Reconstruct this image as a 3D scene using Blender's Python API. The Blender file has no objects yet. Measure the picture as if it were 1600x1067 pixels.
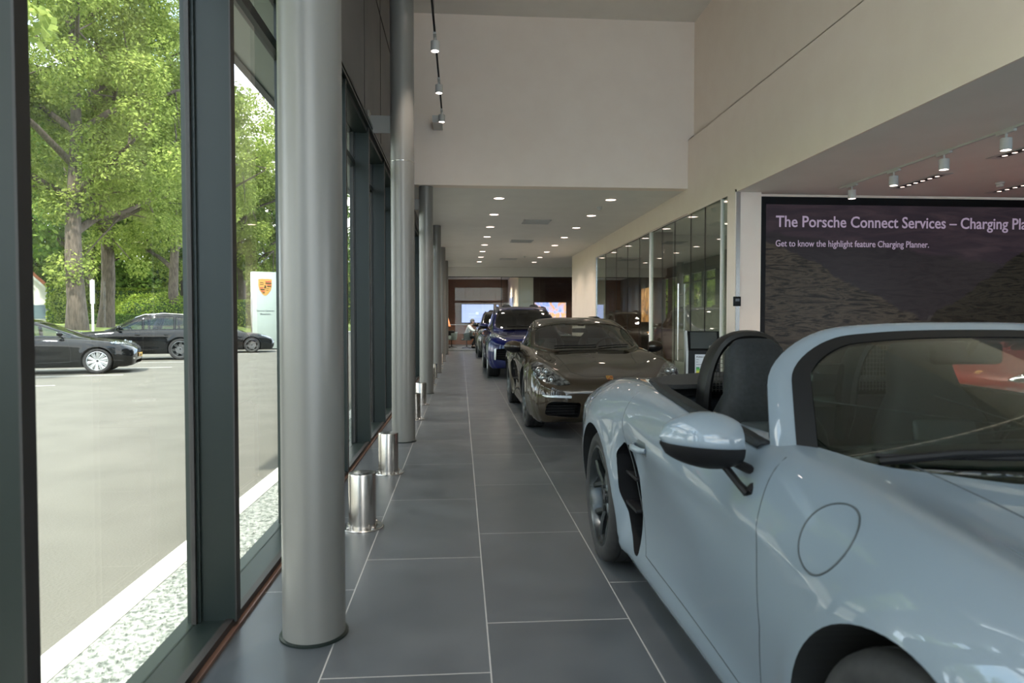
import bpy, bmesh, math, random
import numpy as np
from mathutils import Vector, Matrix, Quaternion
from mathutils.bvhtree import BVHTree
random.seed(7); np.random.seed(7)
PI = math.pi
C = bpy.context.scene.collection
SC = bpy.context.scene

# ---------------------------------------------------------------- camera, world, sun, exposure
cam = bpy.data.cameras.new('camera'); camo = bpy.data.objects.new('camera', cam); C.objects.link(camo)
camo.location = (0, 0, 1.25)
camo.rotation_euler = (math.radians(90 - 1.64), 0, math.radians(-4.29))
cam.sensor_width = 36; cam.lens = 24.0; cam.clip_start = 0.05; cam.clip_end = 600
cam.dof.use_dof = True; cam.dof.focus_distance = 9.0; cam.dof.aperture_fstop = 4.5
SC.camera = camo
SC.view_settings.view_transform = 'Standard'; SC.view_settings.look = 'None'
SC.view_settings.gamma = 1; SC.view_settings.use_curve_mapping = False
SC.view_settings.exposure = 2.15

W = bpy.data.worlds.new('sky'); SC.world = W; W.use_nodes = True
nt = W.node_tree; nt.nodes.clear()
out = nt.nodes.new('ShaderNodeOutputWorld'); bg = nt.nodes.new('ShaderNodeBackground')
tc = nt.nodes.new('ShaderNodeTexCoord'); mp = nt.nodes.new('ShaderNodeMapping')
nz = nt.nodes.new('ShaderNodeTexNoise'); cr = nt.nodes.new('ShaderNodeValToRGB')
mp.inputs['Scale'].default_value = (1, 1, 2.2)
nz.inputs['Scale'].default_value = 2.1; nz.inputs['Detail'].default_value = 7
cr.color_ramp.elements[0].position = .40; cr.color_ramp.elements[0].color = (.40, .58, .80, 1)
cr.color_ramp.elements[1].position = .58; cr.color_ramp.elements[1].color = (.98, .97, .95, 1)
nt.links.new(tc.outputs['Generated'], mp.inputs['Vector']); nt.links.new(mp.outputs[0], nz.inputs['Vector'])
nt.links.new(nz.outputs['Fac'], cr.inputs['Fac']); nt.links.new(cr.outputs[0], bg.inputs['Color'])
bg.inputs['Strength'].default_value = 1.5; nt.links.new(bg.outputs[0], out.inputs['Surface'])

sl = bpy.data.lights.new('sun', 'SUN'); slo = bpy.data.objects.new('sun', sl); C.objects.link(slo)
sl.energy = 2.5; sl.angle = math.radians(1.2); sl.color = (1, .95, .86)
slo.rotation_euler = Vector((-.03, -.55, .82)).to_track_quat('Z', 'Y').to_euler()

# ---------------------------------------------------------------- materials
MATS = {}
def nodes_of(m):
    m.use_nodes = True
    return m.node_tree, m.node_tree.nodes, m.node_tree.links
def mat(name, col, rough=.5, metal=0, coat=0, emit=None, es=0, spec=None, coat_r=.03, alpha=None):
    m = bpy.data.materials.new(name); t, n, l = nodes_of(m)
    b = n['Principled BSDF']
    b.inputs['Base Color'].default_value = (*col, 1); b.inputs['Roughness'].default_value = rough
    b.inputs['Metallic'].default_value = metal
    b.inputs['Coat Weight'].default_value = coat; b.inputs['Coat Roughness'].default_value = coat_r
    if spec is not None: b.inputs['Specular IOR Level'].default_value = spec
    if emit: b.inputs['Emission Color'].default_value = (*emit, 1); b.inputs['Emission Strength'].default_value = es
    MATS[name] = m; return m
def noisy(name, c1, c2, scale, rough=.6, bump=0, metal=0, detail=6, stretch=(1, 1, 1), lo=.35, hi=.65, rr=None, bscale=None):
    """procedural two-tone noise material in object space"""
    m = mat(name, c1, rough, metal); t, n, l = nodes_of(m); b = n['Principled BSDF']
    tc = n.new('ShaderNodeTexCoord'); mp = n.new('ShaderNodeMapping'); mp.inputs['Scale'].default_value = stretch
    nz = n.new('ShaderNodeTexNoise'); nz.inputs['Scale'].default_value = scale; nz.inputs['Detail'].default_value = detail
    r = n.new('ShaderNodeValToRGB'); r.color_ramp.elements[0].position = lo; r.color_ramp.elements[1].position = hi
    r.color_ramp.elements[0].color = (*c1, 1); r.color_ramp.elements[1].color = (*c2, 1)
    l.new(tc.outputs['Object'], mp.inputs[0]); l.new(mp.outputs[0], nz.inputs['Vector'])
    l.new(nz.outputs['Fac'], r.inputs[0]); l.new(r.outputs[0], b.inputs['Base Color'])
    if bump:
        nb = nz
        if bscale:
            nb = n.new('ShaderNodeTexNoise'); nb.inputs['Scale'].default_value = bscale; l.new(mp.outputs[0], nb.inputs['Vector'])
        bp = n.new('ShaderNodeBump'); bp.inputs['Strength'].default_value = bump; bp.inputs['Distance'].default_value = .02
        l.new(nb.outputs['Fac'], bp.inputs['Height']); l.new(bp.outputs[0], b.inputs['Normal'])
    return m
def glass(name, tint=(.86, .93, .90), refl=1.0, rough=0.0, ior=1.5):
    """thin pane: clear transmission plus fresnel mirror reflection"""
    m = bpy.data.materials.new(name); t, n, l = nodes_of(m); n.clear()
    o = n.new('ShaderNodeOutputMaterial'); tr = n.new('ShaderNodeBsdfTransparent'); tr.inputs[0].default_value = (*tint, 1)
    gl = n.new('ShaderNodeBsdfGlossy'); gl.inputs['Roughness'].default_value = rough; gl.inputs[0].default_value = (refl, refl, refl, 1)
    fr = n.new('ShaderNodeFresnel'); ge = n.new('ShaderNodeNewGeometry')
    ma = n.new('ShaderNodeMath'); ma.operation = 'MULTIPLY_ADD'; l.new(ge.outputs['Backfacing'], ma.inputs[0])
    ma.inputs[1].default_value = 1 / ior - ior; ma.inputs[2].default_value = ior; l.new(ma.outputs[0], fr.inputs['IOR'])
    mx = n.new('ShaderNodeMixShader'); l.new(fr.outputs[0], mx.inputs[0]); l.new(tr.outputs[0], mx.inputs[1])
    l.new(gl.outputs[0], mx.inputs[2]); l.new(mx.outputs[0], o.inputs[0]); MATS[name] = m; return m

m_wall = noisy('white_plaster', (.88, .745, .64), (.90, .77, .665), 3, .75, .02)
m_ceil = noisy('ceiling_paint', (.78, .735, .68), (.81, .765, .71), 2, .8)
m_alu = mat('dark_anodised_frame', (.012, .018, .016), .34, 0, spec=.28)
m_rubber_strip = mat('gasket', (.02, .017, .016), .5)
m_copper = mat('brown_sill_strip', (.16, .09, .065), .4, .3)
m_cladding = noisy('wall_cladding', (.10, .095, .095), (.12, .112, .11), 2, .55)
m_column = mat('column_grey_paint', (.19, .185, .175), .32, .12)
m_steel = noisy('brushed_steel', (.50, .46, .43), (.66, .62, .58), 40, .26, 0, 1, 3, (1, 1, .02))
m_steel2 = mat('polished_steel', (.62, .60, .58), .22, 1)
m_pane = glass('window_glass', (.94, .955, .935), 1, 0, 1.30)
m_part = glass('partition_glass', (.72, .80, .76), 1, 0, 1.85)
m_tile = None
m_asphalt = noisy('asphalt', (.108, .103, .085), (.130, .124, .103), 1.2, .85, .25, detail=12, bscale=60)
m_gravel = noisy('gravel', (.10, .115, .10), (.38, .40, .365), 38, .8, .8, detail=3, lo=.35, hi=.62)
m_kerb = noisy('pale_kerb_stone', (.62, .61, .57), (.70, .69, .65), 6, .7, .05)
m_white = mat('white_paint', (.8, .8, .78), .5)
m_whiteline = noisy('road_paint', (.45, .45, .43), (.5, .5, .48), 20, .6)
m_black = mat('black_plastic', (.007, .007, .008), .45, spec=.2)
m_gloss_black = mat('gloss_black', (.006, .006, .007), .12, 0, .6)
m_wood = noisy('dark_wood_panel', (.12, .050, .030), (.20, .088, .055), 6, .45, 0, 0, 8, (.6, 1, 9))
m_darkwood = noisy('very_dark_wood', (.045, .018, .012), (.075, .033, .022), 5, .4, 0, 0, 8, (.6, 1, 9))
m_grass = noisy('lawn_grass', (.12, .17, .03), (.24, .29, .05), 3, .9, .5, detail=10)
m_bark = noisy('bark', (.055, .040, .030), (.12, .095, .075), 4, .9, .8, detail=8, stretch=(3, 3, .6))
def leafmat(name, c1, c2):
    m = bpy.data.materials.new(name); t, n, l = nodes_of(m); n.clear()
    o = n.new('ShaderNodeOutputMaterial'); d = n.new('ShaderNodeBsdfDiffuse'); tr = n.new('ShaderNodeBsdfTranslucent')
    g = n.new('ShaderNodeNewGeometry'); r = n.new('ShaderNodeValToRGB')
    r.color_ramp.elements[0].color = (*c1, 1); r.color_ramp.elements[1].color = (*c2, 1)
    l.new(g.outputs['Random Per Island'], r.inputs[0]); l.new(r.outputs[0], d.inputs[0]); l.new(r.outputs[0], tr.inputs[0])
    mx = n.new('ShaderNodeMixShader'); mx.inputs[0].default_value = .42
    l.new(d.outputs[0], mx.inputs[1]); l.new(tr.outputs[0], mx.inputs[2]); l.new(mx.outputs[0], o.inputs[0]); return m
m_leaf = leafmat('oak_leaves', (.14, .20, .04), (.38, .44, .12))
m_leaf2 = leafmat('deep_green_leaves', (.08, .15, .03), (.22, .31, .075))
m_hedge = leafmat('hedge_leaves', (.17, .27, .04), (.36, .43, .09))

def tile_material():
    m = mat('slate_floor_tiles', (.05, .055, .06), .38); t, n, l = nodes_of(m); b = n['Principled BSDF']
    g = n.new('ShaderNodeNewGeometry'); sp = n.new('ShaderNodeSeparateXYZ'); l.new(g.outputs['Position'], sp.inputs[0])
    def M(op, a, b_=None, c=None):
        k = n.new('ShaderNodeMath'); k.operation = op
        for i, v in enumerate((a, b_, c)):
            if v is None: continue
            if isinstance(v, (int, float)): k.inputs[i].default_value = v
            else: l.new(v, k.inputs[i])
        return k.outputs[0]
    u = M('DIVIDE', M('SUBTRACT', sp.outputs[0], .105), .6)
    col = M('FLOOR', u); fu = M('SUBTRACT', u, col)
    v = M('DIVIDE', M('SUBTRACT', sp.outputs[1], M('MULTIPLY', M('ADD', col, 1), .4)), 1.2)
    row = M('FLOOR', v); fv = M('SUBTRACT', v, row)
    du = M('MULTIPLY', M('MINIMUM', fu, M('SUBTRACT', 1, fu)), .6)
    dv = M('MULTIPLY', M('MINIMUM', fv, M('SUBTRACT', 1, fv)), 1.2)
    line = M('LESS_THAN', M('MINIMUM', du, dv), .0026)
    wn = n.new('ShaderNodeTexWhiteNoise'); wn.noise_dimensions = '2D'; cb = n.new('ShaderNodeCombineXYZ')
    l.new(col, cb.inputs[0]); l.new(row, cb.inputs[1]); l.new(cb.outputs[0], wn.inputs['Vector'])
    nz = n.new('ShaderNodeTexNoise'); nz.inputs['Scale'].default_value = 3.5; nz.inputs['Detail'].default_value = 8
    l.new(g.outputs['Position'], nz.inputs['Vector'])
    k = M('ADD', M('MULTIPLY', wn.outputs['Value'], .25), M('MULTIPLY', nz.outputs['Fac'], .9))
    r = n.new('ShaderNodeValToRGB'); r.color_ramp.elements[0].position = .3; r.color_ramp.elements[1].position = .85
    r.color_ramp.elements[0].color = (.055, .061, .068, 1); r.color_ramp.elements[1].color = (.092, .099, .108, 1)
    l.new(k, r.inputs[0])
    mx = n.new('ShaderNodeMix'); mx.data_type = 'RGBA'; l.new(line, mx.inputs[0]); l.new(r.outputs[0], mx.inputs[6])
    mx.inputs[7].default_value = (.36, .35, .34, 1); l.new(mx.outputs[2], b.inputs['Base Color'])
    ro = M('ADD', M('MULTIPLY', nz.outputs['Fac'], .22), .22); l.new(ro, b.inputs['Roughness'])
    return m
m_tile = tile_material()

# ---------------------------------------------------------------- helpers
def tag(o, label=None, cat=None, group=None, kind=None):
    if label: o['label'] = label
    if cat: o['category'] = cat
    if group: o['group'] = group
    if kind: o['kind'] = kind
    return o
def thing(name, label, cat, loc=(0, 0, 0), rz=0, group=None):
    o = bpy.data.objects.new(name, None); C.objects.link(o); o.location = loc; o.rotation_euler = (0, 0, rz)
    o.empty_display_size = .1
    return tag(o, label, cat, group)
def link(name, me, parent=None):
    o = bpy.data.objects.new(name, me); C.objects.link(o); o.parent = parent; return o
def mesh(name, v, f, mats, mi=None, smooth=True, angle=35):
    me = bpy.data.meshes.new(name)
    me.from_pydata([tuple(map(float, p)) for p in v], [], [tuple(map(int, q)) for q in f])
    for m in (mats if isinstance(mats, (list, tuple)) else [mats]): me.materials.append(m)
    if mi is not None: me.polygons.foreach_set('material_index', np.array(mi, dtype=np.int32))
    me.validate(); me.update()
    if smooth:
        me.shade_smooth()
        if angle: me.set_sharp_from_angle(angle=math.radians(angle))
    return me
class MB:
    """collects shapes that make ONE mesh"""
    def __init__(s): s.v = []; s.f = []; s.mi = []
    def add(s, v, f, m=0):
        b = len(s.v); s.v += [tuple(p) for p in v]; s.f += [tuple(i + b for i in q) for q in f]; s.mi += [m] * len(f); return s
    def box(s, x0, x1, y0, y1, z0, z1, m=0):
        v = [(x, y, z) for x in (x0, x1) for y in (y0, y1) for z in (z0, z1)]
        return s.add(v, [(0, 1, 3, 2), (4, 6, 7, 5), (0, 4, 5, 1), (2, 3, 7, 6), (0, 2, 6, 4), (1, 5, 7, 3)], m)
    def rbox(s, x0, x1, y0, y1, z0, z1, r=.01, seg=2, m=0, M=None):
        bm = bmesh.new(); bmesh.ops.create_cube(bm, size=1)
        for v in bm.verts: v.co = ((x0 + x1) / 2 + v.co.x * (x1 - x0), (y0 + y1) / 2 + v.co.y * (y1 - y0), (z0 + z1) / 2 + v.co.z * (z1 - z0))
        bmesh.ops.bevel(bm, geom=bm.edges[:], offset=r, segments=seg, affect='EDGES', profile=.5)
        if M: bm.transform(M)
        s.frombm(bm, m); bm.free(); return s
    def frombm(s, bm, m=0):
        bm.verts.index_update(); return s.add([v.co[:] for v in bm.verts], [[v.index for v in f.verts] for f in bm.faces], m)
    def lathe(s, prof, n=32, c=(0, 0, 0), axis='z', m=0, close=True):
        v = []; f = []
        for (r, h) in prof:
            for k in range(n):
                a = 2 * PI * k / n
                if axis == 'z': p = (c[0] + r * math.cos(a), c[1] + r * math.sin(a), c[2] + h)
                elif axis == 'x': p = (c[0] + h, c[1] + r * math.cos(a), c[2] + r * math.sin(a))
                else: p = (c[0] + r * math.sin(a), c[1] + h, c[2] + r * math.cos(a))
                v.append(p)
        for i in range(len(prof) - 1):
            for k in range(n):
                f.append((i * n + k, i * n + (k + 1) % n, (i + 1) * n + (k + 1) % n, (i + 1) * n + k))
        if close:
            f.append(tuple(range(n))[::-1]); f.append(tuple((len(prof) - 1) * n + k for k in range(n)))
        return s.add(v, f, m)
    def tube(s, pts, r, n=8, m=0, closed=False, flat=1.0):
        pts = [Vector(p) for p in pts]; N = len(pts); v = []; f = []
        rs = r if isinstance(r, (list, tuple)) else [r] * N
        up = Vector((0, 0, 1)); prev = None
        for i, p in enumerate(pts):
            a = pts[(i + 1) % N] if (closed or i < N - 1) else p
            b = pts[i - 1] if (closed or i > 0) else p
            t = (a - b).normalized()
            if prev is None:
                ref = up if abs(t.dot(up)) < .95 else Vector((1, 0, 0)); x = t.cross(ref).normalized()
            else:
                x = (prev - t * prev.dot(t)).normalized()
            prev = x; y = t.cross(x)
            for k in range(n):
                q = 2 * PI * k / n; v.append(p + (x * math.cos(q) + y * math.sin(q) * flat) * rs[i])
        R = N if closed else N - 1
        for i in range(R):
            for k in range(n):
                j = (i + 1) % N; f.append((i * n + k, i * n + (k + 1) % n, j * n + (k + 1) % n, j * n + k))
        if not closed:
            f.append(tuple(range(n))[::-1]); f.append(tuple((N - 1) * n + k for k in range(n)))
        return s.add(v, f, m)
    def prism(s, poly, h0, h1, axis='z', m=0):
        """poly extruded: axis z: (x,y); axis y: (x,z); axis x: (y,z)"""
        n = len(poly); P = lambda a, b, h: {'z': (a, b, h), 'y': (a, h, b), 'x': (h, a, b)}[axis]
        v = [P(a, b, h0) for a, b in poly] + [P(a, b, h1) for a, b in poly]
        f = [tuple(range(n))[::-1], tuple(range(n, 2 * n))] + [(i, (i + 1) % n, n + (i + 1) % n, n + i) for i in range(n)]
        return s.add(v, f, m)
    def sphere(s, c, r, m=0, u=16, w=10):
        rx, ry, rz = r if isinstance(r, (tuple, list)) else (r, r, r)
        v = [(c[0], c[1], c[2] - rz)]; f = []
        for i in range(1, w):
            a = -PI / 2 + PI * i / w
            for k in range(u):
                b = 2 * PI * k / u; v.append((c[0] + rx * math.cos(a) * math.cos(b), c[1] + ry * math.cos(a) * math.sin(b), c[2] + rz * math.sin(a)))
        v.append((c[0], c[1], c[2] + rz)); L = len(v) - 1
        for k in range(u): f.append((0, 1 + (k + 1) % u, 1 + k)); f.append((L, L - u + k, L - u + (k + 1) % u))
        for i in range(w - 2):
            for k in range(u): f.append((1 + i * u + k, 1 + i * u + (k + 1) % u, 1 + (i + 1) * u + (k + 1) % u, 1 + (i + 1) * u + k))
        return s.add(v, f, m)
    def grid(s, P, m=0, flip=False):
        """P: array (a,b,3)"""
        a, b = len(P), len(P[0]); v = [tuple(q) for row in P for q in row]; f = []
        for i in range(a - 1):
            for j in range(b - 1):
                q = (i * b + j, i * b + j + 1, (i + 1) * b + j + 1, (i + 1) * b + j); f.append(q[::-1] if flip else q)
        return s.add(v, f, m)
    def me(s, name, mats, smooth=True, angle=35): 
        me = mesh(name, s.v, s.f, mats, s.mi, smooth, angle)
        bm = bmesh.new(); bm.from_mesh(me); bmesh.ops.recalc_face_normals(bm, faces=bm.faces[:]); bm.to_mesh(me); bm.free()
        return me
    def build(s, name, mats, parent=None, smooth=True, angle=35): return link(name, s.me(name, mats, smooth, angle), parent)
def struct(name, mb, mats, parent=None, smooth=False):
    o = mb.build(name, mats, parent, smooth)
    if parent is None: o['kind'] = 'structure'
    return o
def copy_tree(o, parent=None):
    c = o.copy(); C.objects.link(c); c.parent = parent
    for ch in o.children: copy_tree(ch, c)
    return c
def text_mesh(txt, size, mat_, name, parent, loc, rot, bold=0, sx=1.0, depth=.002, align='LEFT', space=1.0):
    cu = bpy.data.curves.new(name, 'FONT'); cu.body = txt; cu.size = size; cu.extrude = depth; cu.offset = bold
    cu.align_x = align; cu.space_character = space; cu.resolution_u = 3
    o = bpy.data.objects.new(name, cu); C.objects.link(o)
    dg = bpy.context.evaluated_depsgraph_get(); me = bpy.data.meshes.new_from_object(o.evaluated_get(dg))
    bpy.data.objects.remove(o); me.materials.clear(); me.materials.append(mat_)
    r = link(name, me, parent); r.location = loc; r.rotation_euler = rot; r.scale = (sx, 1, 1); return r
def spot(parent, loc, energy, angle=75, blend=.6, size=.04, col=(1, .86, .72), rot=(0, 0, 0)):
    L = bpy.data.lights.new('lamp_light', 'SPOT'); L.energy = energy; L.spot_size = math.radians(angle); L.spot_blend = blend
    L.shadow_soft_size = size; L.color = col
    o = bpy.data.objects.new('lamp_light', L); C.objects.link(o); o.parent = parent; o.location = loc; o.rotation_euler = rot; return o

# ---------------------------------------------------------------- building shell
XG = -.914          # inner face line of the window frames
ZL = 3.60           # low ceiling
ZH = 6.5            # tall ceiling
ZR = 3.14           # right-hand ceiling
YB = 11.85          # bulkhead
b = MB().box(-1.05, 12.2, -7.2, 39, -.12, 0); fl = struct('floor', b, m_tile)
b = MB().box(-1.1, 4.0, YB + .25, 29.5, ZL, ZL + .25).box(4.0, 12, 20, 29.5, ZL, ZL + .25); struct('ceiling', b, m_ceil)
b = MB().box(-1.1, 4.13, -7.2, YB + .3, ZH, ZH + .2); struct('ceiling', b, m_ceil)
b = MB().box(4.13, 12.2, -7.2, 9.85, ZR + .001, ZR + .25).box(4.02, 4.13, -7.2, YB, ZR, 4.45); struct('ceiling', b, m_ceil)
b = MB().box(-1.1, 4.13, YB, YB + .25, ZL, ZH); struct('wall_bulkhead', b, m_wall)
# upper right wall: lower part projects a little
b = MB().box(4.00, 4.02, -7.2, YB, ZR, 4.45).box(4.10, 4.3, -7.2, YB, 4.449, ZH).box(4.0, 4.10, -7.2, YB, 4.44, 4.45); struct('wall_right_upper', b, m_wall)
b = MB().box(4.0, 4.12, YB, 20.1, 3.17, ZL + .01).box(4.0, 4.3, 20.1, 24.4, 0, ZL + .01).box(3.99, 4.38, 9.72, 10.02, 0, 3.14); struct('wall_right', b, m_wall)
b = MB().box(4.38, 12.2, 9.9, 10.1, 0, ZR); struct('wall_screen', b, m_wall)
b = MB().box(-1.1, 9, 29.4, 29.7, 3.2, ZL + .01); struct('wall_lintel', b, m_ceil)
# wall above the glazing
b = MB().box(-1.16, -.955, 3.9, 30, 3.27, ZH).box(-1.16, -.955, -7.2, 3.9, 6.35, ZH)
struct('wall_left_upper', b, m_cladding)
b = MB()
for k in range(2, 22):
    b.box(-.957, -.950, 1.46 + 1.38 * k - .006, 1.46 + 1.38 * k + .006, 3.29, ZH)
b.box(-.957, -.945, 3.9, 30, 4.9, 4.915)
struct('trim_1', b, m_rubber_strip)
b = MB()
for k in range(-6, 3): b.box(-1.10, -.955, 1.46 + 1.38 * k - .03, 1.46 + 1.38 * k + .03, 3.27, 6.36)
struct('window_mullion_upper', b, m_alu); struct('window_upper', MB().box(-1.07, -1.058, -7.2, 3.9, 3.27, 6.36), m_pane)
# facade head and sill
b = MB().box(-1.12, -.93, -7.2, 30, 3.14, 3.27).box(-.93, -.90, -7.2, 30, 3.19, 3.215).box(-.93, -.90, -7.2, 30, 3.235, 3.27); struct('window_head', b, m_alu)
b = MB().box(-1.13, -.955, -7.2, 30, 0.0, .035, 0).box(-.955, -.925, -7.2, 30, 0.0, .042, 1).box(-.925, -.905, -7.2, 30, 0.0, .014, 2)
struct('window_sill', b, [m_alu, m_rubber_strip, m_copper])
YM = [1.46 + 1.38 * k + (.045 if k == 0 else 0) for k in range(-6, 21)]
for i, y in enumerate(YM):
    b = MB().box(-1.075, -.914, y - .014, y + .03, .03, 3.2, 0).box(-1.102, -1.050, y - .028, y + .052, .03, 3.2, 0)
    b.box(-1.080, -1.062, y - .045, y - .026, .035, 3.14, 1).box(-1.080, -1.062, y + .05, y + .069, .035, 3.14, 1).box(-.918, -.912, y - .016, y + .032, .03, 3.19, 1)
    o = struct('window_mullion', b, [m_alu, m_rubber_strip])
for i in range(len(YM) - 1):
    struct('window_%d' % (i + 1), MB().box(-1.077, -1.065, YM[i] + .05, YM[i + 1] - .028, .035, 3.14), m_pane)
    # transom line near the top
b = MB()
for i in range(len(YM) - 1): b.box(-1.10, -1.05, YM[i] + .05, YM[i + 1] - .03, 2.80, 2.86)
struct('window_transom', b, m_alu)
# canopy outside
b = MB().box(-1.95, -1.14, 3.9, 31, 3.56, 3.80); struct('ceiling_canopy', b, mat('canopy_soffit', (.18, .23, .19), .3, .2))
b = MB().box(-2.0, -1.93, 3.9, 31, 3.54, 3.90); struct('trim_2', b, m_alu)
b = MB().box(-1.16, 12.4, -7.4, 39.2, ZH + .21, ZH + .5).box(-1.05, 12.3, 12.2, 39.2, 3.87, 4.1); struct('ceiling_roof', b, m_cladding)
# south facade: unseen full height glazing, added for daylight from behind the camera
xs = np.linspace(-1.0, 12.1, 10)
b = MB()
for x in xs: b.box(x - .03, x + .03, -7.2, -7.0, 0, ZH)
b.box(-1, 12.1, -7.2, -7.0, 3.1, 3.3).box(-1, 12.1, -7.2, -7.0, 0, .08)
b.box(4.3, 12.3, -7.2, -7.0, 3.3, ZH + .2).box(8.2, 12.3, -7.2, -7.0, 0, 3.3)
struct('wall_behind', b, m_alu)
struct('window_south_added', MB().box(-1, 12.1, -7.11, -7.095, .05, ZH), m_pane)
# east side: unseen wall, its windows cut short to dim the right-hand hall
b = MB()
for y in np.linspace(-7, 0, 5): b.box(12.1, 12.3, y - .05, y + .05, 0, 3.3)
b.box(12.1, 12.3, -7, 9.9, 2.95, 3.4).box(12.1, 12.3, -7, 9.9, 0, .1).box(12.1, 12.3, 0, 39, 0, 4)
struct('wall_east', b, m_alu); struct('window_east', MB().box(12.19, 12.2, -7, 0, .1, 2.95), m_pane)
b = MB().box(4.3, 4.45, YB, 12.3, ZL, ZH)
struct('wall_upper_gap', b, m_wall)

# ---------------------------------------------------------------- columns
COLY = [2.76, 7.2, 12.02, 16.85, 21.7, 26.5]
WHERE = ['nearest the camera, filling the picture height', 'behind the first two steel bollards', 'at the edge of the low ceiling',
         'second under the low ceiling', 'third under the low ceiling', 'farthest, by the glass partition']
def column(y, top, lab, br):
    t = thing('round_column', 'round grey steel column ' + lab, 'column', (-.589 if y < 3 else -.60, y, 0), 0, 'round columns along the window wall')
    R = .122
    MB().lathe([(R, 0), (R, top)], 56, close=True).build('shaft', m_column, t)
    MB().lathe([(R + .012, 0), (R + .012, .008), (R, .010)], 56, close=False).build('base_ring', m_alu, t)
    if top > 4:
        MB().lathe([(R + .0012, 2.9), (R + .0012, 2.905)], 48, close=False).build('seam', m_steel2, t)
    if br:
        m = MB().box(-.335, -.10, -.006, .006, 2.04 - .09 + 1.25, 2.04 + .09 + 1.25, 0).box(-.345, -.33, -.07, .07, 3.16, 3.42, 0)
        m.build('wall_bracket', m_column, t)
    return t
for i, y in enumerate(COLY): column(y, ZH if y < YB else ZL, WHERE[i], True)

# ---------------------------------------------------------------- bollards
def bollard(lab):
    t = thing('steel_bollard', lab, 'bollard', (0, 0, 0), 0, 'stainless bollards between the columns')
    R = .082
    MB().lathe([(R, .012), (R, .325), (R - .003, .335)], 40, close=False).build('post', m_steel, t)
    cap = [(R - .003, .335), (R - .02, .338), (.001, .3385)]
    MB().lathe(cap, 40, close=False).build('cap', m_steel2, t)
    MB().lathe([(.001, 0), (.128, 0), (.128, .008), (.124, .011), (R, .011)], 40, close=False).build('base_plate', m_steel2, t)
    for k in range(4):
        a = PI / 4 + k * PI / 2
        MB().lathe([(.011, .010), (.011, .020), (.006, .024), (.006, .03), (.001, .031)], 6, (.105 * math.cos(a), .105 * math.sin(a), 0), close=False).build('bolt', m_steel2, t, smooth=False)
    return t
BO = [(4.18, 'nearest, beside the first column'), (5.68, 'second from the camera'), (8.8, 'just beyond the second column, left of the pair'),
      (10.35, 'between the second and third column'), (13.6, 'just beyond the third column'), (15.1, 'before the fourth column'),
      (18.4, 'just beyond the fourth column'), (19.9, 'before the fifth column')]
b0 = None
for y, lab in BO:
    L = 'low stainless steel floor bollard ' + lab
    if b0 is None: b0 = bollard(L); o = b0
    else: o = copy_tree(b0)
    o.location = (-.60, y, 0); o['label'] = L

# ---------------------------------------------------------------- lights
m_lampglow = mat('lamp_glow', (1, .9, .8), .5, emit=(1, .74, .62), es=1.6)
m_spotglow = mat('spot_glow', (1, .9, .8), .5, emit=(1, .86, .80), es=4)
m_lampwhite = mat('lamp_white', (.55, .54, .52), .45)
def downlight(lab, grp, e=26):
    t = thing('ceiling_downlight', lab, 'downlight', (0, 0, 0), 0, grp)
    MB().lathe([(.12, 0), (.12, -.006), (.10, -.008), (.098, 0)], 32, close=False).build('trim_ring', m_lampwhite, t)
    MB().lathe([(.10, -.003), (.001, -.004)], 32, close=False).build('diffuser', m_lampglow, t)
    spot(t, (0, 0, -.03), e, 130, .8, .08)
    return t
nth = ['nearest', 'second', 'third', 'fourth', 'fifth', 'sixth', 'seventh', 'farthest']
d0 = None
for x, rowname in ((.73, 'left'), (2.88, 'right')):
    for k in range(8):
        L = 'round recessed downlight, %s of the %s row on the low ceiling' % (nth[k], rowname)
        if d0 is None: d0 = downlight(L, 'recessed downlights'); o = d0
        else: o = copy_tree(d0)
        o.location = (x, 13.02 + 1.96 * k, ZL - .0005); o['label'] = L; o['group'] = rowname + ' row of recessed downlights'
# vents
m_ventdark = mat('vent_dark', (.03, .03, .03), .6)
for k, (y, w) in enumerate(((16.0, 'nearest'), (19.85, 'middle'), (25.5, 'farthest'))):
    t = thing('ceiling_vent', '%s of the three square slotted air vents in the low ceiling' % w, 'vent', (1.77, y, ZL - .001), 0, 'ceiling air vents')
    MB().box(-.3, .3, -.3, .3, -.008, -.001).build('backing', m_ventdark, t)
    MB().box(-.32, .32, -.32, -.29, -.014, 0).box(-.32, .32, .29, .32, -.014, 0).box(-.32, -.29, -.32, .32, -.014, 0).box(.29, .32, -.32, .32, -.014, 0).build('frame', m_lampwhite, t, False)
    m = MB()
    for j in range(-7, 8): m.box(-.29, .29, j * .038 - .008, j * .038 + .006, -.013, -.006)
    m.build('slats', m_lampwhite, t, False)
def smoke(loc, lab):
    t = thing('smoke_detector', lab, 'smoke detector', loc)
    MB().lathe([(.055, 0), (.055, -.02), (.045, -.025)], 24, close=False).build('base', m_lampwhite, t)
    MB().lathe([(.045, -.025), (.045, -.05), (.03, -.065), (.001, -.067)], 24, close=False).build('head', m_lampwhite, t)
smoke((2.83, 13.85, ZL), 'small white smoke detector on low ceiling beside the nearest right downlight')
smoke((2.3, 24.4, ZL), 'tiny white smoke detector near the far end of the low ceiling')
smoke((7.3, 8.8, ZR), 'small white smoke detector on the ceiling above the big screen')

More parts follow.
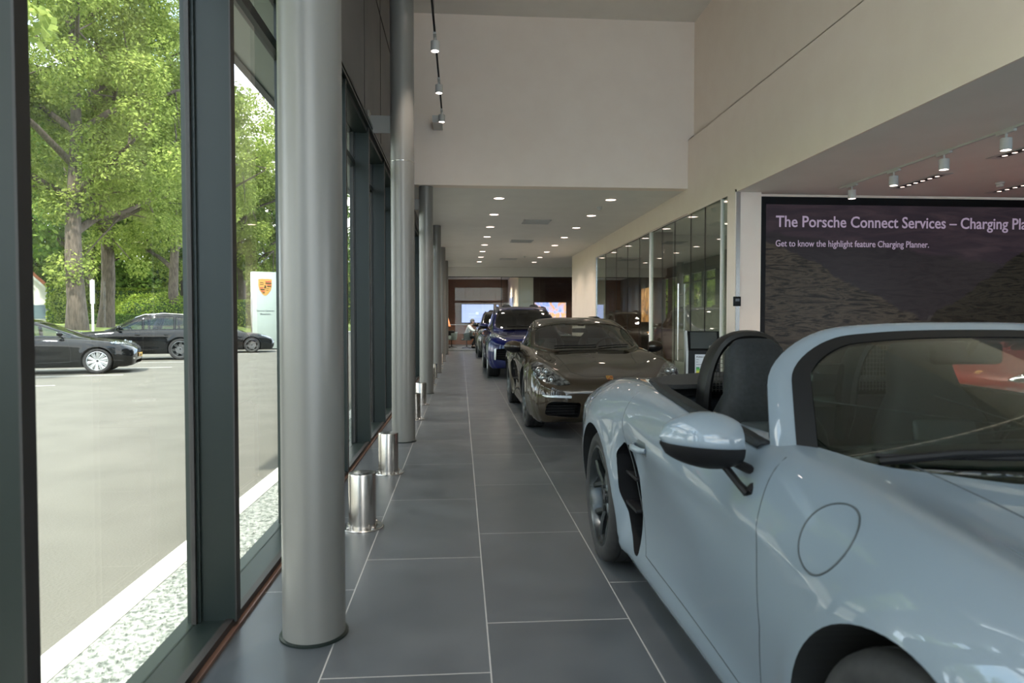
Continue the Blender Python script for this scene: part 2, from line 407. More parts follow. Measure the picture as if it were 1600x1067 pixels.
def track_spot(lab, grp, z, e, adapter=True, ang=50):
    t = thing('track_spotlight', lab, 'spotlight', (0, 0, 0), 0, grp)
    if adapter: MB().rbox(-.018, .018, -.11, .11, -.026, 0, .004).build('adapter', m_lampwhite, t)
    MB().lathe([(.012, -.02), (.012, -.075)], 12).build('stem', m_lampwhite, t)
    R = .052
    MB().lathe([(.01, -.07), (R - .004, -.07), (R, -.075), (R, -.185), (R - .006, -.188), (R - .008, -.17)], 28, close=False).build('lamp_head', m_lampwhite, t)
    MB().lathe([(R - .008, -.176), (.001, -.175)], 24, close=False).build('lens', m_spotglow, t)
    spot(t, (0, 0, -.20), e, ang, .5, .035)
    return t
def track(name, x, y0, y1, z, lab):
    m = MB().box(x - .016, x + .016, y0, y1, z - .022, z); o = m.build(name, m_lampwhite, None, False); return tag(o, lab, 'track')
track('lighting_track', 5.33, -6.5, 9.3, ZR, 'long white ceiling track carrying the white cylinder spots by the screen')
s0 = None
for y, lab in ((9.0, 'nearest the big screen'), (8.1, 'second from the screen'), (7.22, 'third from the screen'), (6.36, 'fourth, nearest the right picture edge'), (4.2, 'outside the picture over the convertible'), (1.4, 'outside the picture near the camera'), (-1.6, 'behind the camera')):
    L = 'white cylinder spotlight on the ceiling track, ' + lab
    if s0 is None: s0 = track_spot(L, 'spotlights on the right ceiling track', ZR, 55); o = s0
    else: o = copy_tree(s0)
    o.location = (5.33, y, ZR - .022); o['label'] = L
# suspended track in the tall space
t = thing('suspended_track', 'thin dark suspended lighting track in the tall hall', 'track', (-.30, 0, 4.69))
MB().box(-.012, .012, -6, 11.6, -.02, 0).build('rail', m_black, t, False)
MB().box(-.16, .0, 11.40, 11.85, -.16, -.04).build('end_bracket', m_lampwhite, t, False)
for y in (-4, 0, 4, 8): MB().tube([(0, y, 0), (0, y, 1.81)], .003, 6).build('hanger_wire', m_steel2, t)
for y, lab in ((11.2, 'lowest in view, next to the bulkhead'), (9.8, 'second from the bulkhead'), (8.3, 'third from the bulkhead'), (6.8, 'fourth from the bulkhead'), (3.5, 'above the camera'), (0, 'behind the camera')):
    L = 'white cylinder spotlight on the suspended track, ' + lab
    o = copy_tree(s0); o.location = (-.30, y, 4.669); o['label'] = L; o['group'] = 'spotlights on the suspended track'
# recessed linear lights with several small lamps
for k, (y, x, lab) in enumerate(((8.8, 6.15, 'nearest the big screen'), (7.0, 6.15, 'at the right edge of the picture'), (9.0, 7.75, 'far right above the screen'))):
    t = thing('recessed_linear_light', 'long recessed multi-lamp ceiling fitting ' + lab, 'ceiling light', (x, y, ZR - .001), 0, 'recessed linear fittings')
    MB().box(-.09, .09, -.52, .52, -.006, 0).build('frame', m_lampwhite, t, False)
    MB().box(-.05, .05, -.42, .42, -.008, -.004).build('trough', m_ventdark, t, False)
    for j in range(6):
        MB().lathe([(.028, -.009), (.001, -.0095)], 12, (0, -.35 + .14 * j, 0), close=False).build('lamp', mat('linear_lamp_glow%d%d' % (k, j), (.7, .5, .4), .5, emit=(1, .72, .6), es=.9), t)
    spot(t, (0, 0, -.05), 60, 120, .8, .15)
def bright(o, e):
    for c in o.children:
        if c.type == 'LIGHT': c.data = c.data.copy(); c.data.energy = e
# more downlights in the room right of the glass wall and far rooms
for k, (x, y) in enumerate([(5.2, 11), (5.2, 13), (5.2, 16), (5.2, 18.5), (6.9, 11), (6.9, 13), (6.9, 16), (6.9, 18.5)]):
    o = copy_tree(d0); bright(o, 65); o.location = (x, y, 3.168); o['group'] = 'office downlights'
    o['label'] = 'round downlight in the glass-walled office, %s row, %s' % (('front', 'back')[k // 4], ('nearest', 'second', 'third', 'farthest')[k % 4])
for k, (x, y) in enumerate([(.4, 31.5), (1.4, 32.5), (.4, 34.5), (1.8, 35.5), (4.0, 31.5), (5.2, 32), (4.6, 34), (6, 34)]):
    o = copy_tree(d0); bright(o, 110); o.location = (x, y, 3.597); o['group'] = 'lounge downlights'
    o['label'] = 'round downlight in the %s lounge behind the far partition, %s' % (('left', 'right')[k // 4], ('nearest left', 'nearest right', 'farther left', 'farther right')[k % 4])

# ---------------------------------------------------------------- glass wall of the office on the right
t = thing('office_glass_wall', 'frameless glass office wall on the right reflecting the windows', 'glass wall', (4.03, 0, 0))
yj = [9.72 + .02, 10.35, 11.05, 11.75, 12.65, 13.45, 14.25, 15.2, 16.3, 17.5, 18.8, 20.08]
for i in range(len(yj) - 1):
    MB().box(-.006, .006, yj[i] + .004, yj[i + 1] - .004, .02, 3.14).build('glass_pane', m_part, t, False)
MB().box(-.02, .02, 9.74, 20.08, 3.14, 3.18).box(-.02, .02, 9.74, 20.08, 0, .02).box(-.02, .02, 20.06, 20.1, 0, 3.18).box(-.03, .03, 9.70, 9.76, 0, 3.18).build('frame', m_steel2, t, False)
MB().box(-.03, .03, 14.22, 14.30, 0, 3.14).box(-.025, .025, 10.28, 10.33, 0, 3.14).build('post', m_white, t, False)
m = MB()
for yy in yj[1:-1]: m.box(-.009, .009, yy - .004, yy + .004, .02, 3.14)
m.build('joint', m_rubber_strip, t, False)
MB().tube([(-.06, 12.25, .55), (-.06, 12.25, 1.95)], .014, 10).tube([(-.06, 12.25, .75), (0, 12.25, .75)], .008).tube([(-.06, 12.25, 1.75), (0, 12.25, 1.75)], .008).build('door_handle', m_steel2, t)
t = thing('door_reader', 'small black access control box on the white pier', 'access reader', (4.02, 9.716, 1.55))
MB().rbox(-.055, .055, -.03, 0, -.07, .07, .006).build('housing', m_black, t); MB().box(-.03, .03, -.033, -.03, .0, .04).build('display', mat('reader_display', (.12, .13, .15), .2), t)
# office interior
struct('wall_office_back', MB().box(9.5, 9.7, 10.1, 29, 0, 3.6), noisy('office_wall_grey', (.24, .25, .235), (.28, .29, .27), 2, .8))
struct('wall_office_end', MB().box(4.3, 9.5, 20.1, 20.3, 0, 3.2), m_darkwood)
struct('ceiling_office', MB().box(4.15, 9.6, 10.1, 20.3, 3.17, 3.19), m_ceil)
o = struct('wall_office_divider', MB().box(4.12, 4.52, 14.35, 15.4, 0, 3.17), m_darkwood)
struct('wall_office_partition', MB().box(4.52, 9.5, 14.8, 14.9, 0, 3.17), MATS['office_wall_grey'])
def picturemat(name, cols, scale=3, es=0.0, dist=2.0):
    m = mat(name, cols[0], .4); t, n, l = nodes_of(m); b = n['Principled BSDF']
    tc = n.new('ShaderNodeTexCoord'); nz = n.new('ShaderNodeTexNoise'); nz.inputs['Scale'].default_value = scale; nz.inputs['Detail'].default_value = 4
    nz.inputs['Distortion'].default_value = dist
    r = n.new('ShaderNodeValToRGB'); el = r.color_ramp.elements
    while len(el) < len(cols): el.new(.5)
    for i, c in enumerate(cols): el[i].position = .3 + .4 * i / (len(cols) - 1); el[i].color = (*c, 1)
    l.new(tc.outputs['Object'], nz.inputs['Vector']); l.new(nz.outputs['Fac'], r.inputs[0]); l.new(r.outputs[0], b.inputs['Base Color'])
    if es: l.new(r.outputs[0], b.inputs['Emission Color']); b.inputs['Emission Strength'].default_value = es
    return m
o = MB().box(4.10, 4.118, 14.45, 15.3, 1.25, 2.0).build('lit_picture', picturemat('orange_picture', [(.02, .02, .03), (.55, .22, .07), (.9, .5, .25)], 2.5, .5), None, False)
tag(o, 'orange lit picture on the dark pier inside the glass office', 'picture')

# ---------------------------------------------------------------- big screen
t = thing('video_wall', 'huge black-framed video wall showing a dark mountain valley', 'screen', (4.40, 9.88, 0))
SX, SZ0, SZ1 = 5.0, .28, 3.10
MB().box(0, SX, -.06, 0, SZ1 - .11, SZ1).box(0, SX, -.06, 0, SZ0, SZ0 + .11).box(0, .10, -.06, 0, SZ0 + .11, SZ1 - .11).box(SX - .1, SX, -.06, 0, SZ0 + .11, SZ1 - .11).build('frame', m_black, t, False)
def screen_material():
    m = bpy.data.materials.new('valley_screen'); tt, n, l = nodes_of(m); n.clear()
    o = n.new('ShaderNodeOutputMaterial'); e = n.new('ShaderNodeEmission'); gl = n.new('ShaderNodeBsdfPrincipled')
    gl.inputs['Base Color'].default_value = (.004, .004, .004, 1); gl.inputs['Roughness'].default_value = .3; gl.inputs['Specular IOR Level'].default_value = .15
    tc = n.new('ShaderNodeTexCoord'); sp = n.new('ShaderNodeSeparateXYZ'); l.new(tc.outputs['Object'], sp.inputs[0])
    def M(op, a, b_=None, c=None, clamp=False):
        k = n.new('ShaderNodeMath'); k.operation = op; k.use_clamp = clamp
        for i, v in enumerate((a, b_, c)):
            if v is None: continue
            if isinstance(v, (int, float)): k.inputs[i].default_value = v
            else: l.new(v, k.inputs[i])
        return k.outputs[0]
    def noise(scale, det, st, dist=0, rid=False):
        mp = n.new('ShaderNodeMapping'); mp.inputs['Scale'].default_value = st[0:3]; mp.inputs['Rotation'].default_value = (0, st[3] if len(st) > 3 else 0, 0)
        l.new(tc.outputs['Object'], mp.inputs[0]); z = n.new('ShaderNodeTexNoise'); z.inputs['Scale'].default_value = scale
        z.inputs['Detail'].default_value = det; z.inputs['Distortion'].default_value = dist; z.inputs['Roughness'].default_value = .68
        l.new(mp.outputs[0], z.inputs['Vector']); return z.outputs['Fac']
    x, z = sp.outputs[0], sp.outputs[2]
    n1 = noise(1.2, 6, (1, 1, 1)); n2 = noise(5, 8, (.35, 1, 2.4, .5), 1.6); n3 = noise(5, 8, (.35, 1, 2.2, -.6), 1.6)
    wob = M('MULTIPLY', M('SUBTRACT', n1, .5), .45)
    # heights of the left hill, right hill and far ridge
    hl = M('ADD', M('SUBTRACT', 2.52, M('MULTIPLY', x, .48)), wob)
    hr = M('ADD', M('ADD', 1.25, M('MULTIPLY', M('SUBTRACT', x, 2.6), .67)), wob)
    hf = M('ADD', M('SUBTRACT', 2.62, M('MULTIPLY', x, .13)), wob)
    def step(h, w=.03): return M('MULTIPLY', M('SUBTRACT', h, z), 1 / w, clamp=True)
    def ridged(nn, a, bb): return M('POWER', M('SUBTRACT', 1, M('MULTIPLY', M('ABSOLUTE', M('SUBTRACT', nn, .5)), 7, clamp=True), clamp=True), 2.0)
    def col(c): k = n.new('ShaderNodeRGB'); k.outputs[0].default_value = (*c, 1); return k.outputs[0]
    def mix(f, a, b_):
        k = n.new('ShaderNodeMix'); k.data_type = 'RGBA'; l.new(f, k.inputs[0]); l.new(a, k.inputs[6]); l.new(b_, k.inputs[7]); return k.outputs[2]
    cloud = noise(3, 5, (.5, 1, 2.5), .6)
    sky = mix(M('MULTIPLY', M('SUBTRACT', cloud, .45), 4, clamp=True), col((.040, .030, .040)), col((.075, .052, .062)))
    far = mix(ridged(n3, 0, 0), col((.026, .022, .026)), col((.04, .035, .038)))
    left = mix(M('MULTIPLY', ridged(n2, 0, 0), 1.0), col((.016, .0145, .014)), col((.10, .085, .065)))
    right = mix(M('MULTIPLY', ridged(n3, 0, 0), .7), col((.013, .0125, .011)), col((.055, .05, .036)))
    c = mix(step(hf, .06), sky, far); c = mix(step(hl), c, left); c = mix(step(hr), c, right)
    road = M('ABSOLUTE', M('SUBTRACT', M('SUBTRACT', x, 2.55), M('MULTIPLY', M('SINE', M('MULTIPLY', z, 5.5)), .16)))
    rm = M('MULTIPLY', M('LESS_THAN', road, .028), M('LESS_THAN', z, 1.35)); c = mix(M('MULTIPLY', rm, .6), c, col((.075, .068, .065)))
    l.new(c, e.inputs[0]); e.inputs[1].default_value = .125
    a = n.new('ShaderNodeAddShader'); l.new(e.outputs[0], a.inputs[0]); l.new(gl.outputs[0], a.inputs[1]); l.new(a.outputs[0], o.inputs[0]); return m
MB().box(.10, SX - .10, -.045, -.02, SZ0 + .11, SZ1 - .11).build('display', screen_material(), t, False)
m_txt = mat('screen_text', (.2, .17, .22), .6, emit=(.32, .25, .34), es=.17)
text_mesh('The Porsche Connect Services – Charging Planner', .235, m_txt, 'headline', t, (.255, -.048, 2.66), (PI / 2, 0, 0), .0028, .905)
text_mesh('Get to know the highlight feature Charging Planner.', .135, m_txt, 'subtitle', t, (.25, -.048, 2.37), (PI / 2, 0, 0), .0008, .845)

# ---------------------------------------------------------------- kiosk
t = thing('info_kiosk', 'black information stand with slanted tablet and energy label sheet', 'kiosk', (2.98, 8.25, 0), math.radians(-14))
MB().prism([(-.16, 0), (.12, 0), (.12, 1.12), (.02, 1.135), (-.16, .90)], -.18, .20, 'x').build('body', m_black, t, False)
MB().prism([(-.165, 0), (.13, 0), (.13, 1.125), (.025, 1.142), (-.165, .905)], -.205, -.18, 'x').build('side_panel', mat('kiosk_side', (.50, .52, .52), .4), t, False)
tilt = math.atan2(.235, .18)
o = MB().rbox(-.15, .17, -.002, .004, -.125, .125, .002).build('tablet', mat('tablet_screen', (.05, .058, .06), .12), t); o.location = (0, -.082, 1.026); o.rotation_euler = (-(PI / 2 - tilt), 0, 0)
sh = MB().box(-.10, .13, -.168, -.162, .55, .855).build('paper_sheet', mat('paper', (.62, .65, .70), .6), t, False)
m_ink = mat('ink', (.05, .05, .06), .6)
text_mesh('PORSCHE', .028, m_ink, 'sheet_title', sh, (-.085, -.170, .815), (PI / 2, 0, 0), .0006, 1, .0005)
mm = MB()
for k in range(3): mm.box(.02, .02 + (.10, .07, .06)[k], -.1695, -.1675, .822 - .022 * k, .829 - .022 * k)
for k in range(3): mm.box(-.085, -.085 + (.03, .02, .10)[k], -.1695, -.1675, .79 - .03 * k, .794 - .03 * k)
mm.build('print_lines', m_ink, sh, False)
ecol = [(.0, .25, .08), (.08, .45, .05), (.45, .6, .03), (.85, .75, .02), (.8, .4, .02), (.75, .12, .02), (.6, .02, .02)]
for k, c in enumerate(ecol):
    MB().prism([(-.085, -k * .018), (-.05 + .013 * k, -k * .018), (-.042 + .013 * k, -k * .018 - .008), (-.05 + .013 * k, -k * .018 - .016), (-.085, -k * .018 - .016)], -.170, -.1675, 'y').build('energy_bar', mat('energy_%d' % k, c, .6), sh, False).location = (0, 0, .70)

# ---------------------------------------------------------------- far partition and the lounge behind it
t = thing('lounge_glass_partition', 'full-height glass partition with door closing the far end', 'glass partition', (0, 29.5, 0))
xj = [-.9, .95, 1.75, 2.62, 3.41, 4.6, 6.2, 8.5]
for i in range(len(xj) - 1):
    MB().box(xj[i] + .004, xj[i + 1] - .004, -.006, .006, .02, 3.18).build('glass_pane', glass('lounge_glass%d' % i, (.88, .93, .91), 1, 0, 1.25), t, False)
MB().box(-.9, 8.5, -.02, .02, 3.17, 3.2).box(-.9, 8.5, -.02, .02, 0, .02).build('frame', m_alu, t, False)
MB().box(1.74, 1.76, -.012, .012, .02, 3.17).build('post', m_black, t, False)
MB().box(-.9, 4.6, -.009, -.007, 1.12, 1.145).build('manifestation_strip', m_white, t, False)
MB().tube([(1.60, -.05, .95), (1.60, -.05, 1.65)], .014).build('door_handle', m_steel2, t)
struct('wall_lounge_back', MB().box(-1.1, 2.65, 38, 38.2, 0, 3.6), m_wood)
struct('wall_lounge_side', MB().box(2.62, 2.78, 31.2, 38, 0, 3.6).box(2.62, 3.3, 31.0, 31.2, 0, 3.6), m_wall)
struct('wall_lounge_right', MB().box(3.3, 9.5, 36, 36.2, 0, 3.6).box(3.3, 3.32, 31.2, 36, 0, 3.6), m_darkwood)
struct('ceiling_lounge', MB().box(-1.1, 12, 29.5, 38.2, 3.601, 3.8), m_ceil)
struct('wall_left_end', MB().box(-1.1, -.93, 30, 39, 0, 3.6), m_cladding)
def tv(name, lab, loc, w, h, m, rz=0):
    t = thing(name, lab, 'television', loc, rz)
    MB().rbox(-w / 2 - .03, w / 2 + .03, 0, .05, -h / 2 - .03, h / 2 + .03, .006).build('housing', m_black, t)
    MB().box(-w / 2, w / 2, -.004, 0, -h / 2, h / 2).build('display', m, t, False)
    return t
m_tvblue = mat('pale_blue_screen', (.3, .35, .6), .4, emit=(.36, .42, .85), es=.33)
T1 = tv('wall_television', 'large television with pale blue picture behind the seated person', (.93, 37.9, 1.72), 1.75, 1.0, m_tvblue)
mm = MB().box(-.5, -.1, -.008, -.004, -.01, 0).box(-.1, .05, -.008, -.004, -.06, .08).box(-.5, .3, -.008, -.004, -.2, -.19); mm.build('screen_graphic', mat('screen_graphic', (.6, .7, .8), .4, emit=(.55, .66, .9), es=.3), T1, False)
m_tv2 = picturemat('landscape_screen', [(.04, .10, .35), (.3, .35, .7), (.6, .28, .10), (.30, .30, .38)], 1.8, .4, 1.2)
tv('wall_television', 'television with blue and orange landscape in the right lounge', (4.72, 35.85, 1.80), 1.68, .95, m_tv2)
o = MB().box(2.60, 2.618, 34, 36.5, 1.35, 2.5).build('blue_poster', picturemat('blue_poster_print', [(.10, .14, .4), (.3, .35, .6), (.6, .65, .7)], 2.0), None, False); tag(o, 'blue poster on the white lounge side wall', 'poster')
# small blue tablet screen on wood wall
o = MB().rbox(1.98, 2.10, 37.95, 37.99, 1.9, 2.2, .004).build('wall_panel_screen', m_tvblue); tag(o, 'tiny pale blue control screen on the wood wall by the partition door', 'screen')
# orange pendant lamp
t = thing('pendant_lamp', 'orange cone pendant lamp at the left of the lounge', 'lamp', (-.62, 31.5, 1.05))
MB().lathe([(.16, 0), (.04, .42), (.03, .45)], 24, close=False).build('shade', mat('orange_shade', (.75, .22, .08), .5, emit=(.9, .3, .12), es=.25), t)
MB().tube([(0, 0, .45), (0, 0, 2.54)], .006).build('cable', m_black, t)
MB().sphere((0, 0, .08), .04).build('bulb', m_lampglow, t)
# lounge table
t = thing('round_meeting_table', 'small white round table in front of the seated person', 'table', (1.05, 32.4, 0))
MB().lathe([(.001, .72), (.42, .72), (.42, .745), (.001, .745)], 32, close=False).build('table_top', m_white, t)
MB().lathe([(.03, .02), (.03, .72)], 16).build('pedestal', m_steel2, t); MB().lathe([(.001, 0), (.26, 0), (.26, .015), (.03, .03)], 24, close=False).build('foot_plate', m_steel2, t)
m_chair = mat('grey_shell_chair', (.13, .16, .155), .6)
def tub_chair(loc, rz, lab, m=m_chair):
    t = thing('tub_chair', lab, 'chair', loc, rz, 'lounge tub chairs')
    P = []
    for i in range(9):
        a = math.radians(-115 + 230 * i / 8); h = .78 - .10 * abs(math.sin(a / 2)) ** 2
        P.append([(.24 * math.sin(a), -.24 * math.cos(a), .40), (.28 * math.sin(a), -.28 * math.cos(a), .5), (.30 * math.sin(a), -.30 * math.cos(a), h), (.27 * math.sin(a), -.27 * math.cos(a), h), (.25 * math.sin(a), -.25 * math.cos(a), .5), (.21 * math.sin(a), -.21 * math.cos(a), .42)])
    MB().grid(P).build('backrest', m, t)
    MB().lathe([(.001, .38), (.24, .38), (.255, .41), (.24, .45), (.001, .46)], 24, close=False).build('seat', m, t)
    MB().tube([(0, 0, .39), (0, 0, .05)], .022).build('pedestal', m_black, t)
    for k in range(4):
        a = PI / 4 + k * PI / 2; MB().tube([(0, 0, .06), (.28 * math.cos(a), .28 * math.sin(a), .018)], [.018, .012]).build('leg', m_black, t)
    return t
tub_chair((.28, 32.5, 0), PI / 2 - .1, 'grey tub chair under the person in the white shirt')
tub_chair((-.45, 33.0, 0), PI / 2 + .4, 'grey tub chair with a black jacket left of the seated person')
tub_chair((1.35, 31.9, 0), -2.2, 'grey tub chair across the round table, behind the black cars')
o = MB().rbox(-.62, -.30, 32.86, 32.98, .60, .84, .05, 3).build('black_jacket', m_black); tag(o, 'black jacket hung over the left tub chair', 'jacket')

# ---------------------------------------------------------------- seated person
def skin_mesh(name, verts, edges, m, parent, lvl=2):
    me = bpy.data.meshes.new(name); me.from_pydata([v[0] for v in verts], edges, [])
    o = bpy.data.objects.new(name, me); C.objects.link(o)
    sk = o.modifiers.new('s', 'SKIN'); sk.use_smooth_shade = True
    for i, v in enumerate(verts):
        r = v[1] if isinstance(v[1], tuple) else (v[1], v[1]); me.skin_vertices[0].data[i].radius = r
    me.skin_vertices[0].data[0].use_root = True
    ss = o.modifiers.new('u', 'SUBSURF'); ss.levels = lvl; ss.render_levels = lvl
    dg = bpy.context.evaluated_depsgraph_get(); nm = bpy.data.meshes.new_from_object(o.evaluated_get(dg)); bpy.data.objects.remove(o)
    nm.materials.clear(); nm.materials.append(m); nm.shade_smooth(); return link(name, nm, parent)
m_skin = mat('skin', (.45, .26, .19), .55); m_shirt = mat('white_shirt_cloth', (.62, .68, .74), .8); m_trouser = mat('dark_trousers', (.018, .020, .026), .8); m_hair = mat('dark_hair', (.03, .024, .02), .7)
def seated(loc, rz, lab, shirt, hair):
    t = thing('person', lab, 'person', loc, rz)
    # sits facing +x, leaning forward over the table; body is one continuous skin
    V = [((0, 0, .55), (.15, .13)), ((.06, 0, .75), (.13, .11)), ((.16, 0, .97), (.15, .11)), ((.22, 0, 1.09), (.055, .055)), ((.28, 0, 1.17), .05), ((.31, 0, 1.26), (.085, .095)), ((.31, 0, 1.32), (.07, .08)),
         ((.15, .19, 1.02), .058), ((.30, .27, .84), .045), ((.52, .16, .79), .035), ((.60, .12, .79), (.04, .018)),
         ((.15, -.19, 1.02), .058), ((.30, -.27, .84), .045), ((.52, -.16, .79), .035), ((.60, -.12, .79), (.04, .018)),
         ((.08, .10, .54), .09), ((.46, .15, .52), .062), ((.36, .15, .30), .052), ((.26, .15, .09), .038), ((.42, .16, .05), (.04, .03)),
         ((.08, -.10, .54), .09), ((.46, -.15, .52), .062), ((.50, -.15, .28), .052), ((.46, -.15, .09), .038), ((.62, -.16, .05), (.04, .03))]
    Ee = [(0, 1), (1, 2), (2, 3), (3, 4), (4, 5), (5, 6), (2, 7), (7, 8), (8, 9), (9, 10), (2, 11), (11, 12), (12, 13), (13, 14), (0, 15), (15, 16), (16, 17), (17, 18), (18, 19), (0, 20), (20, 21), (21, 22), (22, 23), (23, 24)]
    body = skin_mesh('body', V, Ee, m_skin, t)
    S = [((0, 0, .57), (.17, .15)), ((.06, 0, .75), (.15, .125)), ((.16, 0, .97), (.17, .125)), ((.21, 0, 1.07), (.075, .075)), ((.15, .19, 1.02), .072), ((.30, .27, .84), .06), ((.48, .18, .80), .048), ((.15, -.19, 1.02), .072), ((.30, -.27, .84), .06), ((.48, -.18, .80), .048)]
    skin_mesh('shirt', S, [(0, 1), (1, 2), (2, 3), (2, 4), (4, 5), (5, 6), (2, 7), (7, 8), (8, 9)], shirt, t)
    T = [((0, 0, .56), (.165, .15)), ((.08, .10, .55), .11), ((.46, .15, .53), .078), ((.36, .15, .30), .068), ((.27, .15, .12), .052), ((.08, -.10, .55), .11), ((.46, -.15, .53), .078), ((.50, -.15, .28), .068), ((.46, -.15, .12), .052)]
    skin_mesh('trousers', T, [(0, 1), (1, 2), (2, 3), (3, 4), (0, 5), (5, 6), (6, 7), (7, 8)], m_trouser, t)
    MB().sphere((.305, 0, 1.325), (.105, .092, .085)).sphere((.26, 0, 1.28), (.075, .088, .10)).build('hair', hair, t)
    mm = MB(); mm.sphere((.405, 0, 1.25), (.02, .014, .02)); mm.build('nose', m_skin, body)
    for s in (-1, 1):
        MB().sphere((.388, s * .032, 1.275), .011).build('eye', m_black, body); MB().sphere((.31, s * .095, 1.26), (.02, .01, .03)).build('ear', m_skin, body)
        MB().rbox(.22 + (.2 if s < 0 else 0), .48 + (.2 if s < 0 else 0), s * .155 - .045, s * .155 + .045, .0, .09, .03, 3).build('shoe', m_black, t)
    MB().rbox(.385, .395, -.025, .025, 1.205, 1.213, .003).build('mouth', mat('lips', (.35, .13, .11), .5), body)
    return t
seated((.25, 32.5, 0), -.15, 'person with short dark hair in white shirt leaning over the far table', m_shirt, m_hair)
seated((1.95, 32.4, 0), PI + .1, 'person in pale shirt with dark hair across the far table, behind black car', mat('pale_shirt', (.25, .30, .30), .8), m_hair)

# ================================================================ cars
m_tyre = noisy('tyre_rubber', (.012, .012, .013), (.02, .02, .021), 30, .75)
m_rimdark = mat('dark_alloy', (.055, .062, .066), .25, .7)
m_rimsilver = mat('silver_alloy', (.50, .52, .53), .28, .8)
m_rimbi = mat('two_tone_alloy', (.22, .23, .235), .3, .8)
m_disc = mat('brake_disc_steel', (.32, .31, .30), .35, 1)
m_leather = noisy('black_leather', (.008, .010, .012), (.014, .017, .020), 60, .6, .05)
m_leather.node_tree.nodes['Principled BSDF'].inputs['Specular IOR Level'].default_value = .25
m_leather2 = mat('slate_grey_leather', (.020, .028, .033), .5)
m_carblack = mat('car_black_trim', (.006, .006, .007), .5, spec=.2)
m_cabin = mat('cabin_dark', (.010, .011, .012), .8)
m_carglass = glass('car_glass', (.55, .60, .58), 1, 0, 1.5)
m_cardark = glass('dark_car_glass', (.10, .11, .11), 1, 0, 1.5)
m_chrome = mat('chrome', (.75, .75, .75), .08, 1)
m_lampglass = glass('headlight_glass', (.85, .88, .9), 1, 0, 1.5)
m_lampcase = noisy('headlight_case', (.03, .03, .03), (.55, .56, .58), 22, .12, .15, .9, 2)
m_gold = mat('crest_gold', (.65, .36, .10), .35, .6)
m_red = mat('crest_red', (.40, .03, .04), .45)
m_seamgrey = mat('grey_panel_gap', (.030, .038, .044), .5)
m_seam = mat('panel_gap', (.015, .017, .018), .7)
m_mirrorglass = mat('mirror_glass', (.8, .8, .8), .02, 1)
m_plate = mat('yellow_plate', (.85, .48, .03), .5); m_plateblue = mat('plate_blue', (.02, .08, .45), .5)
m_amber = mat('amber', (.7, .25, .08), .3)
def paint(name, col, metal=.0, rough=.35, coat=1.0):
    m = mat(name, col, rough, metal, coat, coat_r=.004); m.node_tree.nodes['Principled BSDF'].inputs['Coat IOR'].default_value = 1.6; return m
P_GREY = paint('ice_grey_paint', (.138, .176, .215), 0, .6)
P_BRONZE = paint('bronze_metallic_paint', (.030, .022, .014), .12, .4)
P_BLUE = paint('deep_blue_paint', (.003, .006, .06), .1, .3)
P_BLACK = paint('black_paint', (.003, .0035, .004), 0, .5)
P_BLACK.node_tree.nodes['Principled BSDF'].inputs['Specular IOR Level'].default_value = .05
P_BLACK.node_tree.nodes['Principled BSDF'].inputs['Coat IOR'].default_value = 1.4
P_DGREY = paint('black_green_paint', (.020, .021, .018), .4, .3)
P_RED = paint('red_paint', (.20, .007, .006), .1, .4)

for p_ in (P_BRONZE, P_BLUE, P_DGREY):
    p_.node_tree.nodes['Principled BSDF'].inputs['Specular IOR Level'].default_value = .08
    p_.node_tree.nodes['Principled BSDF'].inputs['Coat IOR'].default_value = 1.48

def pchip(xs, Y, xq):
    xs = np.asarray(xs, float); Y = np.asarray(Y, float); h = np.diff(xs); d = np.diff(Y, axis=0) / h.reshape((-1,) + (1,) * (Y.ndim - 1))
    m = np.zeros_like(Y); m[0] = d[0]; m[-1] = d[-1]
    for i in range(1, len(xs) - 1):
        w1 = h[i - 1]; w2 = h[i]
        m[i] = (d[i - 1] * w2 + d[i] * w1) / (w1 + w2)      # smooth (C1), no monotonic clamp
    out = []
    for q in np.atleast_1d(xq):
        i = int(np.clip(np.searchsorted(xs, q) - 1, 0, len(xs) - 2)); t = (q - xs[i]) / h[i]
        out.append((2 * t**3 - 3 * t**2 + 1) * Y[i] + (t**3 - 2 * t**2 + t) * h[i] * m[i] + (-2 * t**3 + 3 * t**2) * Y[i + 1] + (t**3 - t**2) * h[i] * m[i + 1])
    return np.array(out)
def catmull(P, sub):
    """P (K,2) open curve, returns smooth samples; sub = samples per segment list"""
    K = len(P); out = []
    for i in range(K - 1):
        p1, p2 = P[i], P[i + 1]
        p0 = P[i - 1] if i > 0 else np.array([-P[1][0], P[1][1]])
        p3 = P[i + 2] if i + 2 < K else np.array([-P[-2][0], P[-2][1]])
        d0 = max(np.linalg.norm(p1 - p0), 1e-4) ** .5; d1 = max(np.linalg.norm(p2 - p1), 1e-4) ** .5; d2 = max(np.linalg.norm(p3 - p2), 1e-4) ** .5
        m1 = (p2 - p1) / d1 - (p2 - p0) / (d0 + d1) + (p1 - p0) / d0
        m2 = (p3 - p2) / d2 - (p3 - p1) / (d1 + d2) + (p2 - p1) / d1
        m1 = m1 * d1; m2 = m2 * d1
        for k in range(sub[i]):
            t = k / sub[i]
            out.append((2 * t**3 - 3 * t**2 + 1) * p1 + (t**3 - 2 * t**2 + t) * m1 + (-2 * t**3 + 3 * t**2) * p2 + (t**3 - t**2) * m2)
    out.append(P[-1]); return np.array(out)

